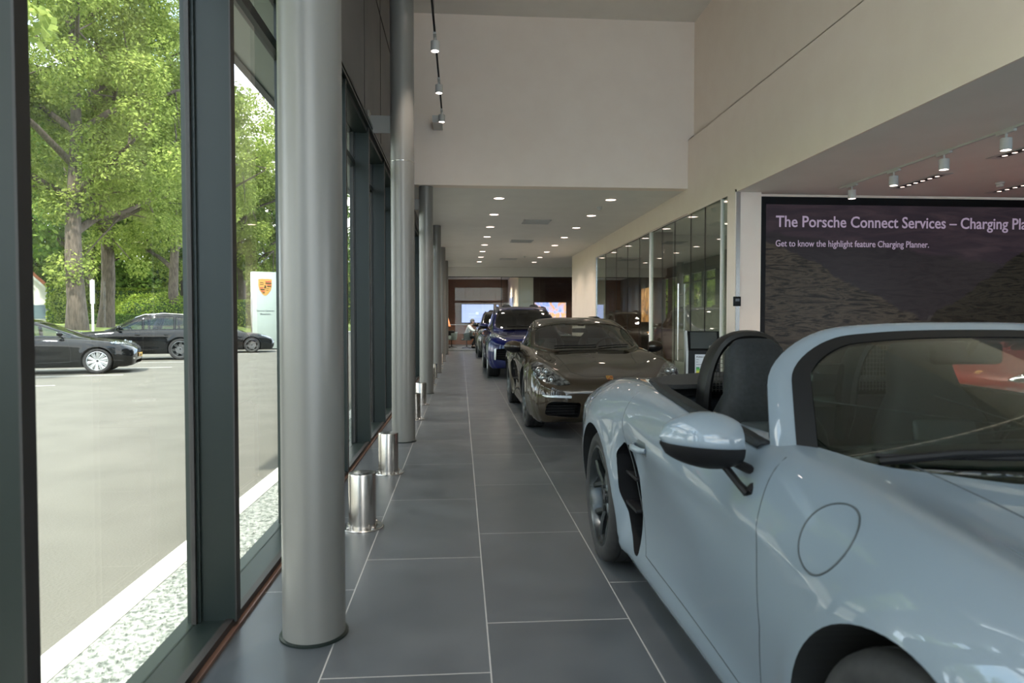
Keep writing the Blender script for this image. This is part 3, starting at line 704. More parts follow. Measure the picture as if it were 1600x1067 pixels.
def body_grid(T, disp=None, n=190):
    """T rows: s, zb, ws,zs, wl,zl, wc,zc, wf,zf, wt,zt, wh,zh, zm -> (n, ring, 3), half rings from bottom centre to top centre"""
    T = np.array(T, float); s = T[:, 0]
    u = np.linspace(0, 1, n); sq = s[0] + (s[-1] - s[0]) * (u - .035 * np.sin(2 * PI * u) * 1.6)
    sq[0] = s[0]; sq[-1] = s[-1]
    R = pchip(s, T[:, 1:], sq); rows = []
    sub = [2, 2, 5, 8, 8, 8, 7, 8]
    for i in range(n):
        zb, ws, zs, wl, zl, wc, zc, wf, zf, wt, zt, wh, zh, zm = R[i]
        K = np.array([(0, zb), (ws * .9, zb), (ws, zs), (wl, zl), (wc, zc), (wf, zf), (wt, zt), (wh, zh), (0, zm)])
        S = catmull(K, sub); rows.append(np.column_stack([S[:, 0], np.full(len(S), sq[i]), S[:, 1]]))
    G = np.array(rows)
    if disp is not None: G = disp(G)
    return G
def closed_from_grid(G, nose=None):
    """mirror half rings, cap ends -> verts, faces"""
    n, r, _ = G.shape
    full = np.concatenate([G, (G[:, -2:0:-1] * np.array([-1, 1, 1]))], axis=1)
    R = full.shape[1]; v = [tuple(p) for p in full.reshape(-1, 3)]; f = []
    for i in range(n - 1):
        for j in range(R):
            k = (j + 1) % R; f.append((i * R + j, i * R + k, (i + 1) * R + k, (i + 1) * R + j))
    for e, sgn in ((0, 1), (n - 1, -1)):
        c = full[e].mean(axis=0); ci = len(v); v.append(tuple(c))
        for j in range(R):
            k = (j + 1) % R; q = (e * R + j, e * R + k, ci); f.append(q[::-1] if sgn > 0 else q)
    return v, f
def boolean(o, cut, op='DIFFERENCE'):
    md = o.modifiers.new('b', 'BOOLEAN'); md.object = cut; md.operation = op; md.solver = 'EXACT'
    try: md.material_mode = 'TRANSFER'
    except Exception: pass
    dg = bpy.context.evaluated_depsgraph_get(); me = bpy.data.meshes.new_from_object(o.evaluated_get(dg))
    o.modifiers.clear(); old = o.data; o.data = me; cm = cut.data
    bpy.data.objects.remove(cut); bpy.data.meshes.remove(cm)
def fix_mesh(me):
    bm = bmesh.new(); bm.from_mesh(me); bmesh.ops.recalc_face_normals(bm, faces=bm.faces[:]); bm.to_mesh(me); bm.free()

def interp(tab, q):
    xs = [a for a, b in tab]; ys = [b for a, b in tab]; return float(np.interp(q, xs, ys))

class Surf:
    """smooth reference skin used for normals and for laying parts on the body"""
    def __init__(s, v, f):
        me = bpy.data.meshes.new('ref'); me.from_pydata(v, [], f); fix_mesh(me); me.shade_smooth()
        s.bm = bmesh.new(); s.bm.from_mesh(me); s.bm.normal_update(); s.bm.faces.ensure_lookup_table(); s.bvh = BVHTree.FromBMesh(s.bm); bpy.data.meshes.remove(me)
    def normal(s, p):
        loc, no, idx, d = s.bvh.find_nearest(p)
        f = s.bm.faces[idx]; n = Vector(); tot = 0
        for v in f.verts:
            w = 1 / (1e-5 + (v.co - loc).length_squared); n += v.normal * w; tot += w
        return n.normalized()
    def hit(s, o, d):
        loc, no, idx, dist = s.bvh.ray_cast(Vector(o), Vector(d))
        return (loc, s.normal(loc)) if loc is not None else (None, None)
    def side(s, y, z, sgn=-1, off=0):
        l, n = s.hit((sgn * 2, y, z), (-sgn, 0, 0)); return None if l is None else l + n * off
    def top(s, x, y, off=0):
        l, n = s.hit((x, y, 3), (0, 0, -1)); return None if l is None else l + n * off
    def front(s, x, z, off=0, d=1):
        l, n = s.hit((x, -3 * d, z), (0, d, 0)); return None if l is None else l + n * off
def custom_normals(me, surf, mi=0):
    me.shade_smooth(); cache = {}
    N = [(0, 0, 0)] * len(me.loops)
    for p in me.polygons:
        paintf = p.material_index == mi
        for li in p.loop_indices:
            vi = me.loops[li].vertex_index
            if paintf:
                if vi not in cache:
                    n = surf.normal(me.vertices[vi].co); cache[vi] = n
                n = cache[vi]
                N[li] = tuple(n) if n.dot(p.normal) > .45 else tuple(p.normal)
            else: N[li] = tuple(p.normal)
    me.normals_split_custom_set(N)
def split_faces(o, name, test, surf, parent, cutlines=()):
    """moves the faces passing test() into a child part of its own"""
    bm = bmesh.new(); bm.from_mesh(o.data)
    for (co, no, dom) in cutlines:
        g = [f for f in bm.faces if dom(f.calc_center_median())]
        es = set(); vs = set()
        for f in g: es.update(f.edges); vs.update(f.verts)
        bmesh.ops.bisect_plane(bm, geom=g + list(es) + list(vs), plane_co=co, plane_no=no, dist=1e-5)
    b2 = bm.copy()
    bmesh.ops.delete(bm, geom=[f for f in bm.faces if test(f.calc_center_median(), f.normal)], context='FACES')
    bmesh.ops.delete(b2, geom=[f for f in b2.faces if not test(f.calc_center_median(), f.normal)], context='FACES')
    bm.to_mesh(o.data); me = bpy.data.meshes.new(name)
    for m in o.data.materials: me.materials.append(m)
    b2.to_mesh(me); bm.free(); b2.free()
    return link(name, me, parent) if len(me.polygons) else None
def inpoly(x, y, P):
    c = False; j = len(P) - 1
    for i in range(len(P)):
        if (P[i][1] > y) != (P[j][1] > y) and x < (P[j][0] - P[i][0]) * (y - P[i][1]) / (P[j][1] - P[i][1]) + P[i][0]: c = not c
        j = i
    return c
def dense(P, step=.03, closed=True):
    out = []; N = len(P)
    for i in range(N if closed else N - 1):
        a = np.array(P[i]); b = np.array(P[(i + 1) % N]); k = max(1, int(np.linalg.norm(b - a) / step))
        for j in range(k): out.append(tuple(a + (b - a) * j / k))
    if not closed: out.append(tuple(P[-1]))
    return out
def roundpoly(P, r=.03, seg=4):
    out = []; N = len(P)
    for i in range(N):
        p = np.array(P[i], float); a = np.array(P[i - 1], float) - p; b = np.array(P[(i + 1) % N], float) - p
        la, lb = np.linalg.norm(a), np.linalg.norm(b); q = min(r, la * .45, lb * .45)
        p0 = p + a / la * q; p1 = p + b / lb * q
        for k in range(seg + 1):
            t = k / seg; out.append(tuple((1 - t)**2 * p0 + 2 * t * (1 - t) * p + t * t * p1))
    return out
def patch(surf, poly, mode, off=.004, m=None, name='patch', parent=None, sgn=-1, res=14, thick=.004, dome=0):
    """a panel laid on the skin: poly in (s,z) for side, (x,s) for top, (x,z) for front"""
    P = np.array(poly); c = P.mean(axis=0); mb = MB(); rows = []
    N = len(poly)
    def pt(a, b, o):
        if mode == 'side': return surf.side(a, b, sgn, o)
        if mode == 'top': return surf.top(a, b, o)
        if mode == 'back': return surf.front(a, b, o, -1)
        return surf.front(a, b, o)
    ring0 = []; ok = True
    for k in range(res + 1):
        t = k / res; row = []
        for p in P:
            q = c + (p - c) * t; h = off + dome * (1 - t * t)
            w = pt(q[0], q[1], h)
            if w is None: w = row[-1] if row else (rows[-1][len(row)] if rows else Vector((q[0], q[1], 0)))
            row.append(w)
        rows.append(row)
    low = []
    for p in P:
        w = pt(p[0], p[1], off - thick)
        low.append(w if w is not None else (low[-1] if low else rows[-1][0]))
    rows.append(low)
    rows = [r + [r[0]] for r in rows]
    mb.grid(rows); o = mb.build(name, m, parent); return o
def seam(surf, pts, mode, parent, name='panel_gap', r=.0022, sgn=-1, m=None, closed=False):
    L = []
    for a, b in pts:
        w = surf.side(a, b, sgn, -.0006) if mode == 'side' else (surf.top(a, b, 0) if mode == 'top' else surf.front(a, b, 0))
        if w is not None and (not L or (w - L[-1]).length > .004): L.append(w)
    if len(L) < 3: return None
    return MB().tube(L, r, 6, closed=closed).build(name, m or m_seam, parent)

# ---------------------------------------------------------------- wheels
def wheel_meshes(key, R, w, rr, spokes, rim_m, style='y', disc=True):
    """axis x, outer face at x=-w/2; returns meshes: rim, tyre, disc, caliper"""
    h = w / 2
    ty = MB(); prof = [(rr, -h + .012), (rr + .012, -h + .002), (rr + (R - rr) * .45, -h - .004), (R - .022, -h + .004), (R - .006, -h + .018), (R, -h + .04)]
    g = []
    for x in (-.55, -.18, .18, .55): g += [(R, x * h - .006), (R - .007, x * h - .004), (R - .007, x * h + .004), (R, x * h + .006)]
    prof2 = prof + g + [(a, -x) for a, x in prof[::-1]]
    ty.lathe(prof2, 64, axis='x', close=False)
    rb = MB()
    rb.lathe([(rr + .004, -h + .006), (rr - .008, -h + .004), (rr - .018, -h + .02), (rr - .03, -h + .08), (rr - .045, h - .03), (rr + .004, h - .006)], 64, axis='x', close=False)
    face = -h + .035; ri = rr - .012
    rb.lathe([(.001, face + .004), (.055, face + .004), (.068, face + .02), (.07, face + .07)], 32, axis='x', close=False)
    def arm(a0, r0, w0, a1, r1, w1, d0, d1, th=.03):
        p0 = np.array((r0 * math.cos(a0), r0 * math.sin(a0))); p1 = np.array((r1 * math.cos(a1), r1 * math.sin(a1)))
        d = (p1 - p0) / np.linalg.norm(p1 - p0); q = np.array((-d[1], d[0]))
        V = []
        for (p, ww, dd) in ((p0, w0, d0), ((p0 + p1) / 2, (w0 + w1) / 2 * .9, (d0 + d1) / 2 - .004), (p1, w1, d1)):
            for (k, x) in ((-1, dd + .010), (-.55, dd), (.55, dd), (1, dd + .010), (.8, dd + th), (-.8, dd + th)):
                V.append((x, p[0] + q[0] * ww / 2 * k, p[1] + q[1] * ww / 2 * k))
        F = []
        for i in range(2):
            for j in range(6): F.append((i * 6 + j, i * 6 + (j + 1) % 6, (i + 1) * 6 + (j + 1) % 6, (i + 1) * 6 + j))
        rb.add(V, F + [tuple(range(6))[::-1], tuple(range(12, 18))])
    for k in range(spokes):
        a = 2 * PI * k / spokes + .3; dl = PI / spokes
        if style == 'y':
            arm(a, .05, .05, a, rr * .52, .034, face + .004, face + .012)
            for sg in (-1, 1): arm(a, rr * .46, .030, a + sg * dl * .52, ri, .034, face + .012, face - .012)
        elif style == 'twin':
            for sg in (-1, 1): arm(a + sg * dl * .45, .055, .026, a + sg * dl * .30, ri, .026, face + .004, face - .01)
        elif style == 'blade':
            arm(a, .05, .05, a + dl * .15, ri, .085, face + .004, face - .008)
            arm(a + dl * .8, .05, .02, a + dl * 1.0, ri, .03, face + .006, face - .004)
        else:
            for sg in (-1, 1): arm(a, .05, .03, a + sg * dl * .8, ri, .02, face + .004, face - .01)
    for k in range(5):
        a = 2 * PI * k / 5; rb.lathe([(.010, face + .004), (.010, face - .004), (.001, face - .004)], 8, (0, .042 * math.cos(a), .042 * math.sin(a)), 'x', close=False)
    di = MB().lathe([(.07, .0), (.17, .0), (.17, .028), (.07, .028)], 40, (face + .085, 0, 0), 'x', close=False)
    ca = MB()
    pr = [(.115 * math.cos(q), .115 * math.sin(q)) for q in np.linspace(.2, 1.2, 7)] + [(.185 * math.cos(q), .185 * math.sin(q)) for q in np.linspace(1.2, .2, 7)]
    ca.prism(pr, face + .06, face + .12, 'x')
    cp = MB().lathe([(.001, face - .001), (.026, face - .001), (.028, face + .006)], 20, axis='x', close=False)
    return dict(rim=rb.me('rim_' + key, rim_m), tyre=ty.me('tyre_' + key, m_tyre, angle=50), disc=di.me('disc_' + key, m_disc), cal=ca.me('caliper_' + key, m_black), cap=cp.me('cap_' + key, m_gloss_black))
def add_wheel(W, parent, x, y, z, steer=0):
    sg = 1 if x > 0 else -1
    r = link('wheel', W['rim'], parent); r.location = (x, y, z); r.rotation_euler = (0, 0, (PI if sg > 0 else 0) + steer)
    for k, nm in (('tyre', 'tyre'), ('disc', 'brake_disc'), ('cal', 'brake_caliper'), ('cap', 'centre_cap')): link(nm, W[k], r)
    return r

# ---------------------------------------------------------------- body tables (half widths, metres; front at negative s)
SPORT = [
 (-.93,.30,.30,.31,.36,.36,.38,.42,.36,.47,.28,.505,.18,.515,.52),
 (-.90,.24,.50,.25,.57,.33,.59,.42,.56,.50,.44,.545,.28,.56,.565),
 (-.84,.18,.66,.19,.73,.29,.745,.43,.71,.55,.54,.60,.32,.605,.61),
 (-.72,.15,.75,.16,.815,.29,.83,.46,.785,.61,.64,.675,.42,.655,.655),
 (-.56,.14,.785,.15,.855,.31,.87,.50,.83,.68,.69,.745,.47,.705,.70),
 (-.32,.14,.80,.15,.872,.32,.887,.53,.858,.72,.730,.818,.51,.765,.765),
 (0,.14,.80,.15,.872,.33,.890,.56,.862,.745,.745,.862,.54,.822,.828),
 (.35,.14,.805,.15,.856,.33,.880,.58,.855,.765,.750,.884,.57,.882,.902),
 (.7,.14,.805,.15,.838,.33,.868,.61,.850,.79,.765,.902,.59,.925,.950),
 (1.1,.14,.805,.15,.828,.33,.860,.64,.848,.81,.785,.912,.61,.93,.945),
 (1.6,.14,.81,.15,.832,.33,.862,.65,.850,.815,.785,.925,.61,.94,.955),
 (2.0,.15,.815,.16,.856,.33,.882,.65,.866,.82,.775,.935,.59,.95,.96),
 (2.25,.15,.82,.17,.878,.33,.897,.655,.880,.82,.765,.94,.56,.95,.965),
 (2.475,.16,.82,.18,.885,.34,.903,.66,.888,.82,.75,.94,.53,.945,.965),
 (2.8,.17,.81,.19,.87,.34,.893,.65,.872,.80,.72,.92,.50,.93,.945),
 (3.1,.20,.77,.22,.82,.36,.845,.63,.818,.775,.67,.885,.47,.90,.915),
 (3.3,.24,.68,.26,.745,.38,.77,.61,.74,.745,.60,.855,.42,.875,.885),
 (3.42,.28,.55,.30,.63,.40,.66,.58,.63,.70,.52,.80,.36,.83,.84),
 (3.47,.34,.36,.35,.44,.43,.47,.56,.44,.64,.36,.70,.24,.73,.735)]
SPORT_GH = [ # s, w_b, z_b, w_m, z_m, w_r, drop, z_roof
 (.26,.48,.84,.475,.87,.44,.01,.90),
 (.38,.58,.86,.575,.89,.55,.040,.95),
 (.55,.675,.87,.675,.90,.655,.095,1.025),
 (.75,.725,.87,.725,.915,.695,.155,1.115),
 (.95,.74,.87,.730,.955,.680,.150,1.195),
 (1.12,.745,.87,.718,1.00,.645,.115,1.252),
 (1.35,.75,.87,.71,1.03,.600,.080,1.298),
 (1.6,.75,.87,.70,1.04,.575,.055,1.315),
 (1.9,.735,.88,.685,1.03,.555,.055,1.300),
 (2.2,.70,.88,.65,1.0,.52,.05,1.242),
 (2.5,.64,.88,.59,.97,.47,.045,1.155),
 (2.8,.56,.88,.51,.94,.40,.035,1.05),
 (3.1,.44,.86,.40,.90,.30,.02,.945)]
SUV = [
 (-.95,.34,.42,.35,.48,.42,.50,.55,.48,.68,.40,.76,.24,.785,.79),
 (-.90,.27,.66,.28,.73,.38,.75,.57,.72,.73,.60,.82,.36,.845,.85),
 (-.78,.23,.82,.24,.89,.38,.91,.61,.865,.80,.72,.885,.46,.89,.895),
 (-.5,.22,.88,.24,.95,.40,.968,.66,.935,.86,.80,.955,.56,.94,.95),
 (0,.22,.89,.24,.97,.42,.985,.70,.962,.90,.85,1.005,.62,.985,1.0),
 (.5,.22,.885,.24,.955,.42,.978,.73,.955,.935,.86,1.03,.64,1.03,1.05),
 (.95,.22,.88,.24,.945,.42,.970,.75,.950,.955,.87,1.05,.66,1.07,1.09),
 (1.6,.22,.88,.24,.942,.42,.968,.76,.948,.965,.87,1.065,.66,1.08,1.1),
 (2.3,.22,.885,.24,.95,.42,.975,.77,.955,.975,.87,1.075,.66,1.09,1.11),
 (2.9,.23,.89,.25,.97,.43,.988,.78,.966,.98,.86,1.08,.64,1.09,1.11),
 (3.5,.26,.85,.28,.93,.45,.95,.78,.925,.98,.81,1.08,.60,1.09,1.10),
 (3.8,.32,.72,.33,.83,.48,.86,.76,.83,.95,.72,1.05,.52,1.07,1.08),
 (3.92,.40,.50,.41,.62,.52,.66,.74,.62,.88,.54,.97,.38,.99,1.0)]
SUV_GH = [
 (.50,.56,1.02,.555,1.04,.52,.01,1.075),
 (.68,.73,1.03,.73,1.06,.70,.065,1.15),
 (.9,.80,1.04,.80,1.09,.765,.12,1.26),
 (1.15,.825,1.04,.815,1.14,.755,.145,1.40),
 (1.42,.83,1.04,.805,1.21,.715,.12,1.535),
 (1.7,.835,1.04,.79,1.24,.655,.08,1.61),
 (2.2,.835,1.05,.79,1.25,.64,.05,1.655),
 (2.8,.83,1.05,.78,1.25,.63,.05,1.635),
 (3.2,.81,1.05,.755,1.24,.60,.05,1.575),
 (3.5,.77,1.05,.71,1.2,.55,.05,1.44),
 (3.75,.70,1.04,.64,1.12,.48,.03,1.23),
 (3.9,.55,1.0,.50,1.04,.38,.02,1.07)]
SEDAN = [
 (-.86,.30,.40,.31,.46,.37,.48,.46,.46,.54,.38,.60,.24,.62,.625),
 (-.82,.24,.60,.25,.67,.34,.69,.46,.66,.57,.54,.645,.34,.67,.675),
 (-.70,.19,.76,.20,.83,.34,.845,.50,.81,.64,.66,.72,.42,.73,.735),
 (-.4,.17,.81,.19,.885,.36,.90,.55,.875,.73,.75,.82,.52,.81,.82),
 (0,.17,.82,.19,.90,.37,.918,.60,.895,.785,.79,.875,.58,.865,.88),
 (.5,.17,.82,.19,.89,.37,.915,.64,.895,.83,.80,.915,.60,.92,.935),
 (1.0,.17,.82,.19,.885,.38,.912,.67,.892,.86,.81,.94,.62,.96,.98),
 (1.8,.17,.82,.19,.885,.38,.915,.69,.895,.88,.81,.96,.62,.97,.99),
 (2.4,.18,.82,.20,.895,.38,.922,.70,.90,.89,.80,.975,.60,.985,1.0),
 (2.875,.19,.82,.21,.905,.39,.925,.70,.90,.89,.79,.98,.58,.99,1.01),
 (3.4,.24,.78,.25,.85,.42,.87,.70,.845,.88,.74,.98,.54,1.0,1.02),
 (3.7,.30,.62,.31,.72,.44,.75,.68,.72,.84,.62,.95,.44,.98,1.0),
 (3.83,.38,.42,.39,.52,.48,.55,.66,.52,.78,.44,.88,.30,.92,.93)]
SEDAN_GH = [
 (.25,.36,.88,.35,.90,.30,.015,.925),
 (.45,.56,.90,.54,.94,.46,.025,.99),
 (.75,.70,.91,.68,.99,.62,.035,1.11),
 (1.05,.765,.92,.74,1.04,.63,.045,1.24),
 (1.35,.785,.93,.745,1.07,.59,.055,1.36),
 (1.7,.79,.93,.75,1.08,.59,.05,1.43),
 (2.1,.79,.94,.75,1.09,.585,.05,1.445),
 (2.5,.775,.95,.73,1.09,.57,.05,1.41),
 (2.9,.73,.95,.69,1.07,.53,.045,1.32),
 (3.3,.66,.95,.61,1.03,.46,.03,1.17),
 (3.6,.55,.95,.51,.99,.36,.015,1.04)]

def gh_grid(T, n=120, push=0):
    T = np.array(T, float); sq = np.linspace(T[0, 0], T[-1, 0], n); R = pchip(T[:, 0], T[:, 1:], sq); rows = []
    for i in range(n):
        wb, zb, wm, zm, wr, dr, zr = R[i]
        K = np.array([(wb, zb), (wm, max(zm, zb + .01)), (wr, zr - dr), (wr * .62, zr - dr * .18), (0, zr)])
        S = catmull(K, [10, 12, 8, 10]); rows.append(np.column_stack([S[:, 0], np.full(len(S), sq[i]), S[:, 1]]))
    return np.array(rows)
def mirror_part(side, kind, parent, body_m, pos, W=.20, Hh=.115):
    """door mirror: shell, black lower edge, glass, stalk"""
    x, y, z = pos; g = side
    sh = MB(); P = []
    for i in range(15):                                  # along x outwards
        u = i / 14; rx = max(.001, math.sin(PI * min(1, u * .86 + .14)) ** .45) if u < 1 else .02
        ring = []
        for k in range(24):
            a = 2 * PI * k / 24; cy, cz = math.cos(a), math.sin(a)
            yy = cy * (.085 if cy < 0 else .035) * rx; zz = cz * Hh * .5 * rx * (1 - .18 * u)
            if cz < 0: zz *= .8
            ring.append((g * (u * W), yy + .02 * u, zz + .012 * u))
        P.append(ring + [ring[0]])
    sh.grid(P); c0 = P[0][:-1]; sh.add(c0, [tuple(range(24))]); c1 = P[-1][:-1]; sh.add(c1, [tuple(range(24))[::-1]])
    o = sh.build('wing_mirror', body_m, parent); o.location = pos
    lo = MB(); Q = []
    for i in range(15):
        u = i / 14; rx = max(.001, math.sin(PI * min(1, u * .86 + .14)) ** .45) if u < 1 else .02
        ring = []
        for k in range(13):
            a = PI + PI * k / 12; cy, cz = math.cos(a), math.sin(a)
            yy = cy * (.087 if cy < 0 else .037) * rx; zz = cz * (Hh * .5 * rx * (1 - .18 * u) * .8 + .006) - .012
            ring.append((g * (u * W - .002), yy + .02 * u, zz + .012 * u))
        Q.append(ring)
    lo.grid(Q).build('lower_trim', m_carblack, o)
    MB().sphere((g * W * .5, .042, .004), (W * .42, .010, Hh * .40)).build('mirror_glass', m_mirrorglass, o)
    st = MB().tube([(g * .06, .0, -.045), (g * .035, -.02, -.07), (g * .015, -.055, -.105), (g * .0, -.075, -.125)], [.020, .016, .015, .018], 10, flat=.6)
    st.tube([(g * .03, .01, -.04), (g * .0, .01, -.06), (-g * .03, -.015, -.075), (-g * .05, -.05, -.09)], [.014, .013, .013, .015], 8)
    st.tube([(g * .0, -.078, -.125), (-g * .055, -.05, -.092)], [.014, .014], 8)
    st.build('mirror_arm', m_carblack, o)
    return o

def seat(parent, x, y, z, back=25, m=m_leather, head=True, h=.62):
    t = MB(); t.rbox(-.25, .25, -.28, .25, -.07, .08, .05, 3); o = t.build('seat', m, parent); o.location = (x, y, z)
    B = MB(); P = []
    prof = [(0, .22, .11), (.12, .25, .12), (.3, .26, .12), (.46, .25, .11), (.56, .20, .10), (.64, .145, .09), (.74, .13, .08), (.82, .12, .065), (.86, .08, .04), (.865, .01, .01)]
    if not head: prof = prof[:5] + [(h, .12, .06)]
    for hh, w, d in prof:
        ring = []
        for k in range(24):
            a = 2 * PI * k / 24; c, s = math.cos(a), math.sin(a)
            px = w * math.copysign(abs(c) ** .6, c); py = d * math.copysign(abs(s) ** .8, s) * (1 - .0 * hh)
            if s < 0: py += .045 * (1 - abs(px / w) ** 2) * (1 if hh < .55 else .0)
            ring.append((px, py, hh))
        P.append(ring + [ring[0]])
    B.grid(P); bo = B.build('seat_back', m, o); bo.location = (0, .22, .02); bo.rotation_euler = (-math.radians(back), 0, 0)
    ins = MB(); ins.rbox(-.135, .135, -.085, -.04, .06, .50, .022, 3); ins.rbox(-.14, .14, -.30, .2, .06, .10, .02, 3, M=Matrix.Translation((0, 0, 0)))
    i1 = MB().rbox(-.135, .135, -.092, -.04, .08, .50, .02, 3).build('backrest_insert', m_leather2, o); i1.location = bo.location; i1.rotation_euler = bo.rotation_euler
    MB().rbox(-.14, .14, -.24, .18, .06, .095, .018, 3).build('cushion_insert', m_leather2, o)
    return o

SPEC = {
 'sport': dict(T=SPORT, G=SPORT_GH, L=2.475, R=(.338, .338), tw=(.235, .265), xo=(.862, .882), arch=.380, rr=.255, zc=.93, track=0),
 'suv': dict(T=SUV, G=SUV_GH, L=2.895, R=(.385, .385), tw=(.285, .305), xo=(.955, .965), arch=.425, rr=.28, zc=1.08, track=0),
 'sedan': dict(T=SEDAN, G=SEDAN_GH, L=2.875, R=(.335, .335), tw=(.235, .235), xo=(.893, .893), arch=.37, rr=.245, zc=.97, track=0)}
def disp_for(kind):
    S = SPEC[kind]
    def d(G):
        x, s, z = G[..., 0], G[..., 1], G[..., 2]
        for a, r0 in ((0, S['R'][0]), (S['L'], S['R'][1])):
            rr = np.sqrt((s - a) ** 2 + (z - r0) ** 2)
            f = np.exp(-((rr - S['arch'] - .015) / .055) ** 2) * (z > .1) * (x > .55)
            x = x + .010 * f
        if kind == 'sport':
            # scoop in the door running back into the side intake, crease above it
            c = .585 - .06 * (s - 1.0)
            u = np.clip((s - 1.0) / .95, 0, 1); end = np.clip((2.10 - s) / .10, 0, 1); end = end * end * (3 - 2 * end)
            w = .05 + .16 * u
            f = np.exp(-np.abs((z - (.52 - .02 * u)) / (w + .02)) ** 3) * (u ** 1.2) * end
            x = x - .050 * f * (x > .5)
            # waist crease over the door
            x = x + .007 * np.exp(-((z - .735) / .035) ** 2) * np.clip((s - .2) / .5, 0, 1) * np.clip((2.1 - s) / .3, 0, 1) * (x > .6)
            # sill flare
            x = x + .012 * np.exp(-((z - .20) / .045) ** 2) * (s > .4) * (s < 2.1) * (x > .6)
        elif kind == 'suv':
            f = np.exp(-((z - .50) / .09) ** 2) * np.clip((s - .5) / .3, 0, 1) * np.clip((2.5 - s) / .3, 0, 1)
            x = x - .022 * f * (x > .6)
        else:
            f = np.exp(-((z - .50) / .10) ** 2) * np.clip((s - .5) / .3, 0, 1) * np.clip((2.5 - s) / .3, 0, 1)
            x = x - .018 * f * (x > .6)
        return np.stack([x, s, z], axis=-1)
    return d
DOOR = {'sport': [[(.60, .30), (.55, .50), (.565, .72), (.66, .95), (2.02, .98), (1.99, .80), (1.86, .50), (1.72, .27), (.75, .25)]],
        'suv': [[(.62, .40), (.60, .75), (.72, 1.1), (1.72, 1.12), (1.72, .38)], [(1.74, .38), (1.74, 1.12), (2.75, 1.14), (2.62, .85), (2.42, .62), (2.36, .42)]],
        'sedan': [[(.60, .32), (.58, .60), (.70, 1.0), (1.62, 1.02), (1.62, .30)], [(1.64, .30), (1.64, 1.02), (2.62, 1.02), (2.55, .75), (2.40, .50), (2.36, .32)]]}
HOOD = {'sport': [(-.40, -.60), (-.45, .0), (-.54, .62), (.54, .62), (.45, .0), (.40, -.60), (.25, -.74), (-.25, -.74)],
        'suv': [(-.52, -.5), (-.62, .1), (-.66, .72), (.66, .72), (.62, .1), (.52, -.5), (.3, -.72), (-.3, -.72)],
        'sedan': [(-.50, -.4), (-.60, .1), (-.62, .55), (.62, .55), (.60, .1), (.50, -.4), (.3, -.62), (-.3, -.62)]}
INTAKE = {'sport': [(1.88, .70), (2.00, .705), (2.07, .65), (2.06, .46), (1.99, .31), (1.88, .225), (1.82, .23), (1.82, .42), (1.83, .58)]}
BASE = {}
